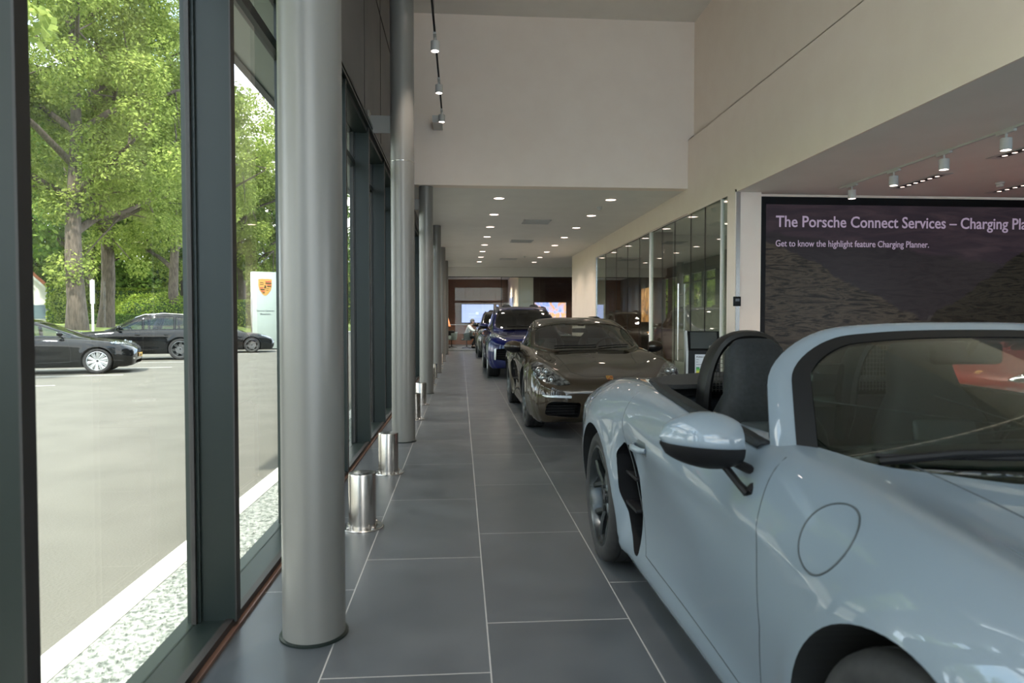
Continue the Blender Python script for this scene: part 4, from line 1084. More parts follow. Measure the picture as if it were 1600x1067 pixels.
def make_base(kind, open_top=False):
    key = (kind, open_top)
    if key in BASE: return BASE[key]
    S = SPEC[kind]; G = body_grid(S['T'], disp_for(kind)); v, f = closed_from_grid(G); surf = Surf(v, f)
    me = mesh('body', v, f, [P_GREY, m_cabin, m_carblack], None, True, 0); fix_mesh(me)
    o = link('body', me)
    def cutter(mb, mi_mat=m_cabin):
        c = mb.build('cutter', [mi_mat], None, False); fix_mesh(c.data); return c
    for s, r0 in ((0, S['R'][0]), (S['L'], S['R'][1])):
        for g in (-1, 1):
            x0, x1 = sorted((g * .52, g * 1.3))
            boolean(o, cutter(MB().lathe([(S['arch'], x0), (S['arch'], x1)], 72, (0, s, r0), 'x')))
    if kind == 'sport':
        for g in (-1, 1):
            P = roundpoly(INTAKE['sport'], .03); x0, x1 = sorted((g * .66, g * 1.2)); boolean(o, cutter(MB().prism(P, x0, x1, 'x'), m_carblack))
        # front intakes
        for g in (-1, 1):
            P = roundpoly([(g * .36, .22), (g * .72, .25), (g * .70, .375), (g * .62, .40), (g * .34, .385)], .03); 
            boolean(o, cutter(MB().prism(P, -1.3, -.62, 'y'), m_carblack))
        P = roundpoly([(-.27, .20), (.27, .20), (.22, .30), (-.22, .30)], .03); boolean(o, cutter(MB().prism(P, -1.3, -.70, 'y'), m_carblack))
    if kind == 'suv':
        P = roundpoly([(-.40, .42), (.40, .42), (.46, .62), (.42, .72), (-.42, .72), (-.46, .62)], .04); boolean(o, cutter(MB().prism(P, -1.3, -.80, 'y'), m_carblack))
        for g in (-1, 1):
            P = roundpoly([(g * .50, .40), (g * .80, .43), (g * .80, .66), (g * .54, .68)], .04); boolean(o, cutter(MB().prism(P, -1.3, -.70, 'y'), m_carblack))
    if kind == 'sedan':
        P = roundpoly([(-.55, .24), (.55, .24), (.50, .34), (-.50, .34)], .04); boolean(o, cutter(MB().prism(P, -1.3, -.72, 'y'), m_carblack))
    # cabin
    zc = S['zc']; g0 = S['G'][0][0]; g1 = S['G'][-1][0]
    if open_top:
        P = [(-.60, .50), (-.68, .72), (-.715, 1.0), (-.715, 1.85), (-.66, 2.10), (.66, 2.10), (.715, 1.85), (.715, 1.0), (.68, .72), (.60, .50), (.35, .34), (-.35, .34)]
        boolean(o, cutter(MB().prism(roundpoly(P, .06), .28, 1.4, 'z')))
    else:
        P = [(-.52, g0 + .28), (-.66, g0 + .6), (-.68, g0 + 1.0), (-.68, 2.2), (-.55, 2.6), (.55, 2.6), (.68, 2.2), (.68, g0 + 1.0), (.66, g0 + .6), (.52, g0 + .28)]
        boolean(o, cutter(MB().prism(roundpoly(P, .06), .35 if kind != 'suv' else .5, zc + .5, 'z')))
    # cut panels out as parts
    lines = []
    for D in DOOR[kind]:
        for i in range(len(D)):
            a, b = D[i], D[(i + 1) % len(D)]; d = (b[0] - a[0], b[1] - a[1])
            lo0, hi0 = min(a[0], b[0]) - .06, max(a[0], b[0]) + .06; lo1, hi1 = min(a[1], b[1]) - .06, max(a[1], b[1]) + .06
            lines.append(((0, a[0], a[1]), (0, -d[1], d[0]), lambda c, q=(lo0, hi0, lo1, hi1): abs(c.x) > .5 and q[0] < c.y < q[1] and q[2] < c.z < q[3]))
    parts = []
    first = True
    for D in DOOR[kind]:
        for g in (-1, 1):
            d = split_faces(o, 'door', lambda c, n, g=g, D=D: c.x * g > .70 and inpoly(c.y, c.z, D), surf, None, lines if first else ()); first = False
            parts.append(('door', d, g, D))
    H = HOOD[kind]; hl = []
    for i in range(len(H)):
        a, b = H[i], H[(i + 1) % len(H)]; d = (b[0] - a[0], b[1] - a[1]); e = .08
        q = (min(a[0], b[0]) - e, max(a[0], b[0]) + e, min(a[1], b[1]) - e, max(a[1], b[1]) + e)
        hl.append(((a[0], a[1], 0), (-d[1], d[0], 0), lambda c, q=q: c.z > .5 and q[0] < c.x < q[1] and q[2] < c.y < q[3]))
    hood = split_faces(o, 'bonnet', lambda c, n: n.z > .3 and c.z > .55 and inpoly(c.x, c.y, H), surf, None, hl)
    parts.append(('bonnet', hood, 0, H))
    for ob in [o] + [p[1] for p in parts if p[1]]: custom_normals(ob.data, surf)
    res = dict(body=o.data, parts=[(n, ob.data, g, D) for n, ob, g, D in parts if ob], surf=surf)
    for ob in [o] + [p[1] for p in parts if p[1]]: bpy.data.objects.remove(ob)
    BASE[key] = res; return res

def greenhouse(kind, parent, body_m, glass_w, glass_s, cfg):
    """windscreen, roof, side windows, rear window, pillars as separate parts"""
    G = gh_grid(SPEC[kind]['G']); n, r, _ = G.shape
    v, f = closed_from_grid(G); gs = Surf(v, f)
    hs, rs = cfg['header'], cfg['rear']            # s of windscreen top and of rear window top
    js = 22                                         # column index where side turns into roof/pillar
    off = {'wind': MB(), 'roof': MB(), 'rear': MB(), 'sideL': MB(), 'sideR': MB(), 'pil': MB()}
    full = np.concatenate([G, (G[:, -2::-1] * np.array([-1, 1, 1]))], axis=1); Rn = full.shape[1]
    cell = {k: [] for k in off}
    for i in range(n - 1):
        s = (G[i, 0, 1] + G[i + 1, 0, 1]) / 2
        for j in range(Rn - 1):
            jj = j if j < r - 1 else Rn - 2 - j; left = j >= r - 1
            hx = hs - cfg.get('hcurve', .12) * (1 - (1 - jj / (r - 1)) * 1.0) ** 2 + .02
            if jj >= js:
                k = 'wind' if s < hx else ('roof' if s < rs else 'rear')
                if k == 'wind' and jj < js + 2: k = 'pil'
                if k == 'rear' and (jj < js + cfg.get('rp', 6) or s > cfg['rend']): k = 'pil'
                if k == 'wind' and s > hx - .025: k = 'roof'
            else:
                inside = cfg['s0'] < s < cfg['s1'] and jj > 1 and jj < js - 3
                if cfg.get('slope'): inside = inside and jj < js - 3 - max(0, (s - cfg['slope'])) * 16
                if any(abs(s - b) < .035 for b in cfg.get('bp', ())): inside = False
                k = ('sideR' if not left else 'sideL') if inside else 'pil'
            cell[k].append((i, j))
    names = {'wind': ('windscreen', glass_w), 'roof': ('roof', body_m if not cfg.get('glassroof') else m_gloss_black), 'rear': ('rear_window', glass_s), 'sideL': ('side_window', glass_s), 'sideR': ('side_window', glass_s), 'pil': ('roof_pillars', body_m)}
    vn = {}
    for k, cells in cell.items():
        if not cells: continue
        idx = {}; V = []; F = []; NN = []
        inset = .004 if k in ('sideL', 'sideR', 'wind', 'rear') else 0
        for (i, j) in cells:
            q = []
            for a, b in ((i, j), (i, j + 1), (i + 1, j + 1), (i + 1, j)):
                if (a, b) not in idx:
                    idx[(a, b)] = len(V); p = full[a, b]; nn = gs.normal(Vector(p)); V.append(Vector(p) - nn * inset); NN.append(nn)
                q.append(idx[(a, b)])
            F.append(tuple(q[::-1]))
        me = mesh(names[k][0], V, F, names[k][1], None, True, 0)
        ns = [NN[l.vertex_index] for l in me.loops]
        if len(me.polygons) and me.polygons[0].normal.dot(NN[me.polygons[0].vertices[0]]) < 0: me.flip_normals(); ns = [NN[l.vertex_index] for l in me.loops]
        me.normals_split_custom_set(ns)
        o = link(names[k][0], me, parent)
        if k not in ('wind', 'rear', 'sideL', 'sideR'):
            md = o.modifiers.new('thickness', 'SOLIDIFY'); md.thickness = .02; md.offset = -1
    return gs

GHCFG = {'sport': dict(header=1.13, rear=2.05, rend=2.86, s0=.62, s1=2.12, slope=1.75, rp=4),
         'suv': dict(header=1.62, rear=3.25, rend=3.80, s0=.86, s1=3.55, slope=2.9, bp=(1.72, 2.72), hcurve=.1),
         'sedan': dict(header=1.40, rear=2.35, rend=3.35, s0=.62, s1=3.15, slope=2.3, bp=(1.62,), glassroof=True)}
def recolor(me, old, new):
    m2 = me.copy()
    for i, m in enumerate(m2.materials):
        if m == old: m2.materials[i] = new
    return m2
WM = {}
def wheels_for(kind, style, spokes, rim):
    k = (kind, style, spokes, rim.name)
    if k not in WM:
        S = SPEC[kind]; WM[k] = [wheel_meshes(kind + str(i), S['R'][i], S['tw'][i], S['rr'], spokes, rim, style) for i in (0, 1)]
    return WM[k]
def headlight(t, surf, kind, g, body_m):
    mode = 'top'
    if kind == 'sport': mode = 'front'; P = [(g * .43, .575), (g * .58, .565), (g * .73, .60), (g * .82, .68), (g * .825, .755), (g * .77, .79), (g * .68, .765), (g * .57, .68)]
    elif kind == 'suv': P = [(g * .56, -.79), (g * .72, -.76), (g * .86, -.60), (g * .91, -.36), (g * .88, -.32), (g * .78, -.44), (g * .62, -.62)]
    else: P = [(g * .50, -.70), (g * .62, -.705), (g * .76, -.58), (g * .85, -.34), (g * .83, -.28), (g * .74, -.42), (g * .60, -.58)]
    P = dense(roundpoly(P, .04), .03)
    case = patch(surf, P, mode, .004, m_lampcase, 'headlight', t, thick=.02)
    lens = patch(surf, P, mode, .020, m_lampglass, 'lens', case, thick=.02, dome=.012)
    c = np.array(P).mean(axis=0)
    w = .045
    if mode == 'front': sp = ((-g * .02, -.045), (g * .06, -.03), (g * .02, .03), (g * .09, .04))
    else: sp = ((0, -.05), (g * .06, .0), (g * .05, .10), (g * .11, .14))
    for (dx, dy) in sp:
        p = surf.front(c[0] + dx, c[1] + dy, .006) if mode == 'front' else surf.top(c[0] + dx, c[1] + dy, .006)
        if p is None: continue
        MB().sphere(p, .024, u=12, w=8).build('led_unit', m_chrome, case)
        MB().lathe([(.032, -.012), (.036, -.006), (.030, 0)], 20, p, 'y', close=False).build('led_ring', m_rimsilver, case)
    return case
def slats(t, name, x0, x1, zs, y, m, h=.008, d=.05, parent=None, tilt=0):
    for z in zs: MB().rbox(x0, x1, y, y + d, z - h, z + h, .004).build(name, m, parent or t)
def crest(parent, loc, rot, s=1.0, mats=None):
    """small enamel shield, built flat in x,z and facing -y"""
    out = [(-.5, .62), (-.2, .66), (0, .64), (.2, .66), (.5, .62), (.5, .1), (.42, -.25), (.2, -.55), (0, -.68), (-.2, -.55), (-.42, -.25), (-.5, .1)]
    o = MB().prism([(a * s, b * s) for a, b in out], 0, .02 * s, 'y').build('crest_badge', m_gold, parent, False); o.location = loc; o.rotation_euler = rot
    def clip(a0, a1, b0, b1, m, nm='crest_stripe', y=-.012):
        poly = []
        for (a, b) in ((a0, b0), (a1, b0), (a1, b1), (a0, b1)):
            lim = .46 if b > .1 else (.46 - (.1 - b) * .36 if b > -.3 else max(.02, .32 - (-.3 - b) * .9)); poly.append((max(-lim, min(lim, a)) * s, b * s))
        MB().prism(poly, y * s, .001, 'y').build(nm, m, o, False)
    for k in range(4): clip(.03, .46, .40 - .125 * k, .46 - .125 * k + .01, m_red if k % 2 == 0 else m_black)
    for k in range(4): clip(-.46, -.03, -.10 - .125 * k, -.03 - .125 * k, m_red if k % 2 == 0 else m_black)
    c = [(-.15, .20), (.15, .20), (.15, 0), (.08, -.14), (0, -.19), (-.08, -.14), (-.15, 0)]
    MB().prism([(a * s, b * s) for a, b in c], -.02 * s, 0, 'y').build('centre_shield', m_gold, o, False)
    hs = [(-.03, -.13), (.0, -.13), (.02, -.02), (.07, -.08), (.08, -.02), (.05, .04), (.07, .10), (.03, .15), (-.02, .13), (-.07, .09), (-.05, .07), (-.01, .08), (-.04, .0), (-.09, .02), (-.08, -.03), (-.04, -.05)]
    MB().prism([(a * s, b * s) for a, b in hs], -.03 * s, -.01 * s, 'y').build('rearing_horse', m_black, o, False)
    for (a0, a1, b0, b1) in ((-.38, -.12, .34, .38), (-.38, -.12, .20, .24), (.10, .30, -.12, -.09), (.08, .24, -.26, -.23)):
        clip(a0, a1, b0, b1, m_black, 'antler')
    return o

def car(kind, lab, loc, rz, body_m, glass_w=None, glass_s=None, wheels=('y', 5, None), open_top=False, plate=False, grp=None, interior=True, rim=None, steer=0):
    B = make_base(kind, open_top); S = SPEC[kind]; surf = B['surf']
    t = thing('car', lab, 'car', loc, rz, grp)
    body = link('body', recolor(B['body'], P_GREY, body_m), t)
    for nm, me, g, D in B['parts']:
        o = link(nm, recolor(me, P_GREY, body_m), t)
        if nm == 'door':
            seam(surf, dense(D, .025), 'side', o, 'door_gap', .0022, g, m_seamgrey if body_m == P_GREY else None, closed=True)
            zt = D[3][1] if kind == 'sport' else D[2][1]
            hx = (D[4][0] if kind == 'sport' else D[3][0] if D[3][0] > D[1][0] + .5 else D[2][0]) - (.34 if kind == 'sport' else .16)
            hz = {'sport': .735, 'suv': .90, 'sedan': .86}[kind]
            pts = [surf.side(hx + dx, hz, g, e) for dx, e in ((-.085, .004), (-.06, .022), (-.02, .030), (.02, .030), (.06, .022), (.085, .004))]
            if None not in pts:
                MB().tube(pts, [.007, .010, .012, .012, .010, .007], 10, flat=1.3).build('door_handle', body_m, o)
                cup = roundpoly([(hx - .075, hz - .03), (hx + .055, hz - .03), (hx + .055, hz + .028), (hx - .075, hz + .028)], .025)
                patch(surf, cup, 'side', .0012, m_seam if body_m != P_GREY else mat('handle_recess', (.07, .09, .10), .3), 'handle_recess', o, g, 3, .001)
        else:
            seam(surf, dense(D, .03), 'top', o, 'bonnet_gap', .0022, m=m_seamgrey if body_m == P_GREY else None, closed=True)
    rim = rim or m_rimdark
    WS = wheels_for(kind, wheels[0], wheels[1], rim)
    for i, s in enumerate((0, S['L'])):
        for g in (-1, 1): add_wheel(WS[i], t, g * (S['xo'][i] - S['tw'][i] / 2), s, S['R'][i], steer if i == 0 else 0)
    # wheel arch liners are the cut walls of the body; underbody floor pan:
    for g in (-1, 1):
        headlight(t, surf, kind, g, body_m)
        ix = {'sport': .62, 'suv': .80, 'sedan': .76}[kind]
        mz = {'sport': (.85, .745, .905), 'suv': (.90, 1.02, 1.13), 'sedan': (.85, .82, 1.02)}[kind]
        mirror_part(g, kind, t, body_m, (g * mz[0], mz[1] + (.0), mz[2] + .02), {'sport': .21, 'suv': .20, 'sedan': .17}[kind], {'sport': .165, 'suv': .155, 'sedan': .12}[kind])
    if kind == 'sport':
        for g in (-1, 1):
            gi = t
            for z in (.56, .42):
                MB().rbox(*(sorted((g * .68, g * .838))), 1.85, 2.04, z - .008, z + .008, .004, M=None).build('side_intake_fin', m_carblack, t)
            P = dense(roundpoly([(g * .37, -.92 + .5), (g * .66, -.92 + .5), (g * .66, -.40), (g * .37, -.40)], .01), .03)
            pp = roundpoly([(g * .44, .435), (g * .72, .445), (g * .75, .465), (g * .44, .462)], .01)
            patch(surf, dense(pp, .02), 'front', .006, m_rimsilver, 'daytime_light', t, thick=.006, res=3)
            for z in (.255, .285, .315, .345, .375): MB().rbox(*sorted((g * .36, g * .70)), -.82 + (.0), -.80, z - .006, z + .003, .002).build('intake_slat', m_carblack, t)
        p, nn = surf.hit((0, -.79, 3), (0, 0, -1))
        if p is not None: crest(t, p + nn * .004, (-(PI / 2 - .55), 0, 0), .075)
    if kind == 'suv':
        for g in (-1, 1):
            for z in (.46, .51, .56, .61, .66): MB().rbox(*sorted((g * .51, g * .80)), -.86, -.82, z - .008, z + .006, .003).build('intake_slat', m_carblack, t)
            pp = roundpoly([(g * .80, .42), (g * .835, .43), (g * .83, .66), (g * .79, .68)], .01); patch(surf, dense(pp, .02), 'front', .008, m_rimsilver, 'daytime_light', t, thick=.008, res=3)
        for z in (.47, .53, .59, .65): MB().rbox(-.43, .43, -.93, -.89, z - .008, z + .008, .004).build('grille_bar', m_carblack, t)
        p, nn = surf.hit((0, -.86, 3), (0, 0, -1)); 
        if p is not None: crest(t, p + nn * .004, (-(PI / 2 - .6), 0, 0), .08)
        for g in (-1, 1):
            MB().tube([(g * .62, 1.45, 1.50), (g * .60, 1.75, 1.615), (g * .60, 2.4, 1.655), (g * .58, 3.0, 1.62)], .014, 8).build('roof_rail', m_black if body_m != P_BLACK else m_chrome, t)
    if kind == 'sedan' :
        for g in (-1, 1):
            pp = roundpoly([(g * .62, .36), (g * .74, .37), (g * .74, .41), (g * .62, .40)], .01); patch(surf, dense(pp, .02), 'front', .006, m_chrome, 'fog_light', t, thick=.006, res=3)
    if plate:
        y = {'sport': -.95, 'suv': -.975, 'sedan': -.885}[kind]
        z = {'sport': .42, 'suv': .52, 'sedan': .46}[kind]
        o = MB().rbox(-.26, .26, y - .012, y, z - .055, z + .055, .004).build('number_plate', m_plate, t); MB().box(-.258, -.215, y - .014, y - .0115, z - .052, z + .052).build('country_band', m_plateblue, o, False)
        text_mesh('Z-147-R', .085, m_black, 'plate_number', o, (-.18, y - .0135, z - .032), (PI / 2, 0, 0), .002, .95, .0005)
    # tail lamps
    y1 = {'sport': 3.30, 'suv': 3.78, 'sedan': 3.66}[kind]; tz = {'sport': .80, 'suv': .98, 'sedan': .86}[kind]
    for g in (-1, 1):
        pp = dense(roundpoly([(y1 - .22, tz + .03), (y1 + .02, tz + .02), (y1 + .02, tz - .06), (y1 - .12, tz - .03)], .02), .03)
        patch(surf, pp, 'side', .004, mat('tail_lamp_red' + str(len(MATS)), (.3, .01, .01), .15), 'tail_light', t, g, 4)
    if not open_top:
        gw = glass_w or m_carglass; gsd = glass_s or m_cardark
        gs = greenhouse(kind, t, body_m, gw, gsd, GHCFG[kind])
        if interior:
            zs = {'sport': .50, 'suv': .88, 'sedan': .55}[kind]; ys = {'sport': 1.45, 'suv': 1.75, 'sedan': 1.6}[kind]
            for g in (-1, 1): seat(t, g * .36, ys, zs, 22)
            dz = {'sport': .88, 'suv': 1.03, 'sedan': .91}[kind]; dy = {'sport': .78, 'suv': 1.1, 'sedan': .95}[kind]
            MB().rbox(-.60, .60, dy - .30, dy + .12, dz - .20, dz + .01, .04, 3).build('dashboard', m_cabin, t)
            sw = MB(); c = Vector((.37, dy + .22, dz + .0)); sw.tube([c + Vector((.18 * math.cos(a), -.10 * math.sin(a), .16 * math.sin(a))) for a in np.linspace(0, 2 * PI, 33)[:-1]], .013, 8, closed=True)
            sw.tube([c + Vector((-.17, 0, 0)), c + Vector((.17, 0, 0))], .014).tube([c, c + Vector((0, .06, -.14))], .014).tube([c, c + Vector((0, -.15, -.04))], .03)
            sw.build('steering_wheel', m_carblack, t)
            MB().rbox(-.11, .11, -.01, .02, -.03, .03, .012).build('rear_view_mirror', m_carblack, t).location = (0, {'sport': 1.08, 'suv': 1.42, 'sedan': 1.28}[kind], {'sport': 1.135, 'suv': 1.43, 'sedan': 1.27}[kind])
        # wipers
        p0 = {'sport': .33, 'suv': .64, 'sedan': .36}[kind]
        for x0, x1 in ((-.45, .08), (.1, .5)):
            L = [gs.top(x0 + (x1 - x0) * u, p0 + .10 * (x0 + (x1 - x0) * u) ** 2 * 3 + .05 * u, .012) for u in np.linspace(0, 1, 8)]
            L = [q for q in L if q is not None]
            if len(L) > 2: MB().tube(L, .007, 6).build('wiper', m_carblack, t)
    return t, surf

# ---- the open-topped pale grey-blue car beside the camera
CX, CY = 1.60, 1.06
t, surf = car('sport', 'open-topped grey-blue sports car nearest the camera, roof down', (CX, CY, 0), 0, P_GREY, open_top=True, wheels=('y', 5), rim=m_rimdark)
roadster = t
# windscreen with painted frame
def ws_pt(u, v):
    """u -1..1 across, v 0..1 base to header; follows the coupe windscreen shape"""
    a = abs(u)
    sb = .27 + .42 * a ** 2.2; st = 1.00 + .11 * a ** 2.4
    xb = .735 * u; xt = .560 * u
    zb = .918 - .045 * a ** 2; zt = 1.228 - .050 * a ** 3
    bow = .05 * math.sin(PI * v)
    return Vector((xb + (xt - xb) * v ** 1.05, sb + (st - sb) * v - .0, zb + (zt - zb) * (v + .10 * v * (1 - v)) + bow * .35))
N1, N2 = 41, 21
m_ws = glass('windscreen_glass', (.62, .69, .66), 1, 0, 1.5)
# frame: a band round the two sides and the top, with depth
ru, rv = .34, .46
arc = [(1 - ru + ru * math.cos(a), 1 - rv + rv * math.sin(a)) for a in np.linspace(0, PI / 2, 12)]
path = [(-1, v) for v in np.linspace(-.06, 1 - rv - .02, 16)] + [(-u, v) for u, v in arc] + [(u, 1.0) for u in np.linspace(-1 + ru + .04, 1 - ru - .04, 21)] + arc[::-1] + [(1, v) for v in np.linspace(1 - rv - .02, -.06, 16)]
loop = [(u, max(v, 0)) for u, v in path] + [(u, 0.0) for u in np.linspace(.95, -.95, 26)]
P = [[ws_pt(u * q, .42 + (v - .42) * q) for u, v in loop + loop[:1]] for q in np.linspace(.02, 1, 22)]
MB().grid(P).build('windscreen', m_ws, t, angle=0).modifiers.new('t', 'SOLIDIFY').thickness = .004
cen = [ws_pt(u, max(v, 0)) + (Vector((0, v * .4, v * .6)) if v < 0 else Vector()) for u, v in path]
def frame_band(prof, name, m, parent):
    """prof: list of (outward, up-normal) offsets"""
    rows = []
    for i, p in enumerate(cen):
        a = cen[min(i + 1, len(cen) - 1)]; b = cen[max(i - 1, 0)]; tn = (a - b).normalized()
        u, v = path[i]; e = .01
        vv = min(max(v, .02), .98); du = ws_pt(min(u + e, 1), vv) - ws_pt(max(u - e, -1), vv); dv = ws_pt(u, min(vv + e, 1)) - ws_pt(u, max(vv - e, 0))
        n = du.cross(dv).normalized()
        if n.z < 0 : n = -n
        outw = tn.cross(n).normalized(); c = ws_pt(0, .5)
        if outw.dot(p - c) < 0: outw = -outw
        rows.append([p + outw * o_ + n * h_ for o_, h_ in prof])
    rows = [r + [r[0]] for r in rows]
    mb = MB().grid(rows); return mb.build(name, m, parent, angle=40)
fr = frame_band([(-.034, .006), (-.012, .016), (.012, .018), (.036, .010), (.044, -.012), (.036, -.040), (.0, -.045), (-.030, -.030)], 'windscreen_frame', P_GREY, t)
frame_band([(-.085, .002), (-.033, .008), (-.028, -.032), (-.08, -.012)], 'frame_inner_trim', m_carblack, fr)
frame_band([(.036, -.010), (.048, -.022), (.040, -.046), (.030, -.040)], 'door_seal', m_carblack, fr)
# cowl, wipers
P = [[Vector((.70 * u, .26 + .45 * abs(u) ** 2.2 + dv * .09 - (.02 if dv == 0 else 0), .878 - .035 * abs(u) ** 2 + dv * .032)) for u in np.linspace(-1, 1, 31)] for dv in (0, .5, 1.0)]
MB().grid(P).build('cowl_panel', m_gloss_black, t).modifiers.new('t', 'SOLIDIFY').thickness = .01
for (u0, u1, d) in ((-.80, -.02, .0), (.02, .82, .015)):
    L = [ws_pt(u, .045 + .02 * (u - u0) / (u1 - u0)) + Vector((0, -.012, .014)) for u in np.linspace(u0, u1, 14)]
    w = MB().tube(L, .006, 6).build('wiper', m_carblack, t)
    L2 = [L[0] + Vector((.10 * 0, -.02, -.01)), L[3] + Vector((0, -.012, .012)), L[8] + Vector((0, 0, .016))]
    MB().tube(L2, [.011, .010, .006], 8).build('wiper_arm', m_carblack, w)
# interior
for g in (-1, 1): seat(t, g * .36, 1.27, .335, 19)
MB().rbox(-.70, .70, .50, .92, .62, .885, .06, 4).build('dashboard', m_leather, t)
MB().rbox(-.22, .22, .80, .86, .66, .80, .01).build('centre_screen', m_gloss_black, t)
c = Vector((.37, 1.10, .83)); sw = MB(); sw.tube([c + Vector((.18 * math.cos(a), -.08 * math.sin(a), .165 * math.sin(a))) for a in np.linspace(0, 2 * PI, 41)[:-1]], .014, 8, closed=True)
sw.tube([c + Vector((-.17, 0, 0)), c + Vector((.17, 0, 0))], .016).tube([c, c + Vector((0, .07, -.15))], .016).tube([c, c + Vector((0, -.20, -.05))], .035).build('steering_wheel', m_carblack, t)
MB().rbox(-.12, .12, .95, 2.0, .36, .62, .04, 3).build('centre_console', m_leather, t)
mr = MB().rbox(-.12, .12, -.012, .02, -.035, .035, .016, 3).tube([(0, .0, .0), (0, -.05, .05)], .012); o = mr.build('rear_view_mirror', m_carblack, t); o.location = (0, .99, 1.15)
for g in (-1, 1):      # sun visors
    pass
# door tops: black inner caps and lowered glass edge
for g in (-1, 1):
    L = [surf.top(g * (interp([(.76, .785), (1.3, .785), (1.86, .74), (2.3, .66), (2.45, .60)], s) - .02), s, .004) for s in np.linspace(.76, 2.42, 34)]; L = [q for q in L if q is not None]
    P = [[q + Vector((g * a, 0, b)) for q in L] for a, b in ((.022, -.002), (.008, .010), (-.04, .006), (-.05, -.06), (-.05, -.18))]
    MB().grid(P).build('door_cap', m_leather, t).modifiers.new('t', 'SOLIDIFY').thickness = .008
# roll hoops behind the seats
m_hoop = mat('roll_hoop_trim', (.007, .007, .0075), .45, spec=.3)
for g in (-1, 1):
    cx = g * .335; P = []
    for k in range(27):
        a = PI * k / 26; ca, sa = math.cos(a), abs(math.sin(a))
        P.append((cx + .185 * math.copysign(abs(ca) ** .75, ca), 1.90 - .02 * sa, .84 + .350 * sa ** .8))
    P = [(P[0][0], 1.95, .72)] + P + [(P[-1][0], 1.95, .72)]
    rows = []
    for i, p in enumerate(P):
        p = Vector(p); ctr = Vector((cx, 1.93, .85)); out_ = (p - ctr); out_.y = 0; out_.normalize()
        rows.append([p + out_ * a + Vector((0, b_, 0)) for a, b_ in ((.018, -.04), (.024, 0), (.012, .08), (-.012, .14), (-.022, .06), (-.018, -.035), (0, -.05), (.018, -.04))])
    hp = MB().grid(rows).build('roll_hoop', m_hoop, t)
    nm = MB()
    for i in range(17):
        x = cx - .13 + .26 * i / 16; nm.box(x - .0012, x + .0012, 1.985, 1.988, .93, 1.14)
    for i in range(11):
        z = .94 + .2 * i / 10; nm.box(cx - .13, cx + .13, 1.985, 1.988, z - .0012, z + .0012)
    nm.build('wind_mesh', mat('wind_mesh_%s' % ('l' if g > 0 else 'r'), (.16, .155, .15), .5), hp, False)
MB().rbox(-.15, .15, 1.93, 1.96, .86, 1.06, .01).build('wind_deflector', m_carglass, t)
MB().rbox(-.66, .66, 1.99, 2.14, .60, .90, .04, 3).build('rear_bulkhead', m_leather, t)
# folded soft top lid: black fabric panel over the rear deck
lid = roundpoly([(-.66, 2.0), (-.69, 2.14), (-.65, 2.32), (-.54, 2.56), (-.35, 2.80), (.35, 2.80), (.54, 2.56), (.65, 2.32), (.69, 2.14), (.66, 2.0)], .06)
patch(surf, dense(lid, .04), 'top', .012, noisy('black_soft_top', (.010, .010, .011), (.016, .016, .017), 120, .8, .1), 'folded_soft_top', t, thick=.02, dome=.012)
lid2 = roundpoly([(-.56, 2.30), (-.50, 2.60), (-.34, 2.72), (.34, 2.72), (.50, 2.60), (.56, 2.30)], .05)
# fuel filler flap, wheel arch seams, side indicator
fd = Vector((1, 0, -.8)).normalized(); fu = Vector((0, 1, 0)); fv = fd.cross(fu).normalized(); fc = Vector((-.835, .31, .80)) - fd
L = [surf.hit(fc + (fu * math.cos(a) + fv * math.sin(a)) * .083, fd)[0] for a in np.linspace(0, 2 * PI, 41)[:-1]]
MB().tube(L, .0024, 6, closed=True).build('fuel_flap_gap', m_seamgrey, t)
seam(surf, dense([(-.50, .52), (-.42, .66), (-.36, .74)], .02, False), 'side', t, 'bumper_gap')

# ---- the other cars in the hall
car('sport', 'bronze-brown metallic coupe facing the camera, behind the open grey-blue car', (1.62, 8.12, 0), 0, P_BRONZE, glass_w=m_carglass, glass_s=m_carglass, wheels=('twin', 5), rim=m_rimdark)
car('suv', 'deep blue SUV facing the camera, between the bronze coupe and the black SUV', (1.56, 15.7, 0), 0, P_BLUE, glass_w=m_cardark, wheels=('twin', 5), rim=m_rimbi)
car('suv', 'black SUV, farthest of the row in the hall, behind the blue one', (1.55, 24.2, 0), 0, P_DGREY, glass_w=m_cardark, wheels=('twin', 5), rim=m_rimdark)
car('sport', 'red sports car under the big screen, seen through the open car\'s windscreen', (7.0, 7.95, 0), -PI / 2 + .2, P_RED, wheels=('twin', 5), rim=m_rimdark, interior=False)
# ---- the cars outside
AZ = math.atan2(.29, .956)
car('sedan', 'black sedan with silver wheels and yellow plate parked outside, nearest the window', (-9.67, 19.3, -.10), PI / 2 + AZ, P_BLACK, glass_w=m_carglass, glass_s=m_carglass, wheels=('blade', 10), rim=m_rimsilver, plate=True)
car('suv', 'black SUV with silver roof rails parked outside behind the black sedan', (-13.0, 25.15, -.10), -PI / 2 + AZ, P_BLACK, glass_w=m_carglass, glass_s=m_carglass, wheels=('x', 7), rim=m_rimbi)
car('sport', 'black low sports car parked outside in front of the white sign', (-9.38, 31.5, -.10), PI / 2 + AZ, P_BLACK, glass_w=m_carglass, glass_s=m_cardark, wheels=('x', 7), rim=m_rimbi)

# ================================================================ outside
m_outwhite = mat('outdoor_white_paint', (.48, .48, .46), .5)
b = MB().box(-1.50, -1.05, -25, 60, -.20, -.06); struct('ground_gravel_strip', b, m_gravel)
b = MB(); 
for k in range(-25, 60): b.box(-1.64, -1.50, k + .003, k + .997, -.20, -.055)
struct('ground_kerb', b, m_kerb)
b = MB().box(-14.8, -1.64, -40, 36, -.3, -.10).box(-14.8, -1.64, 36, 120, -.3, -.10); struct('ground_asphalt', b, m_asphalt)
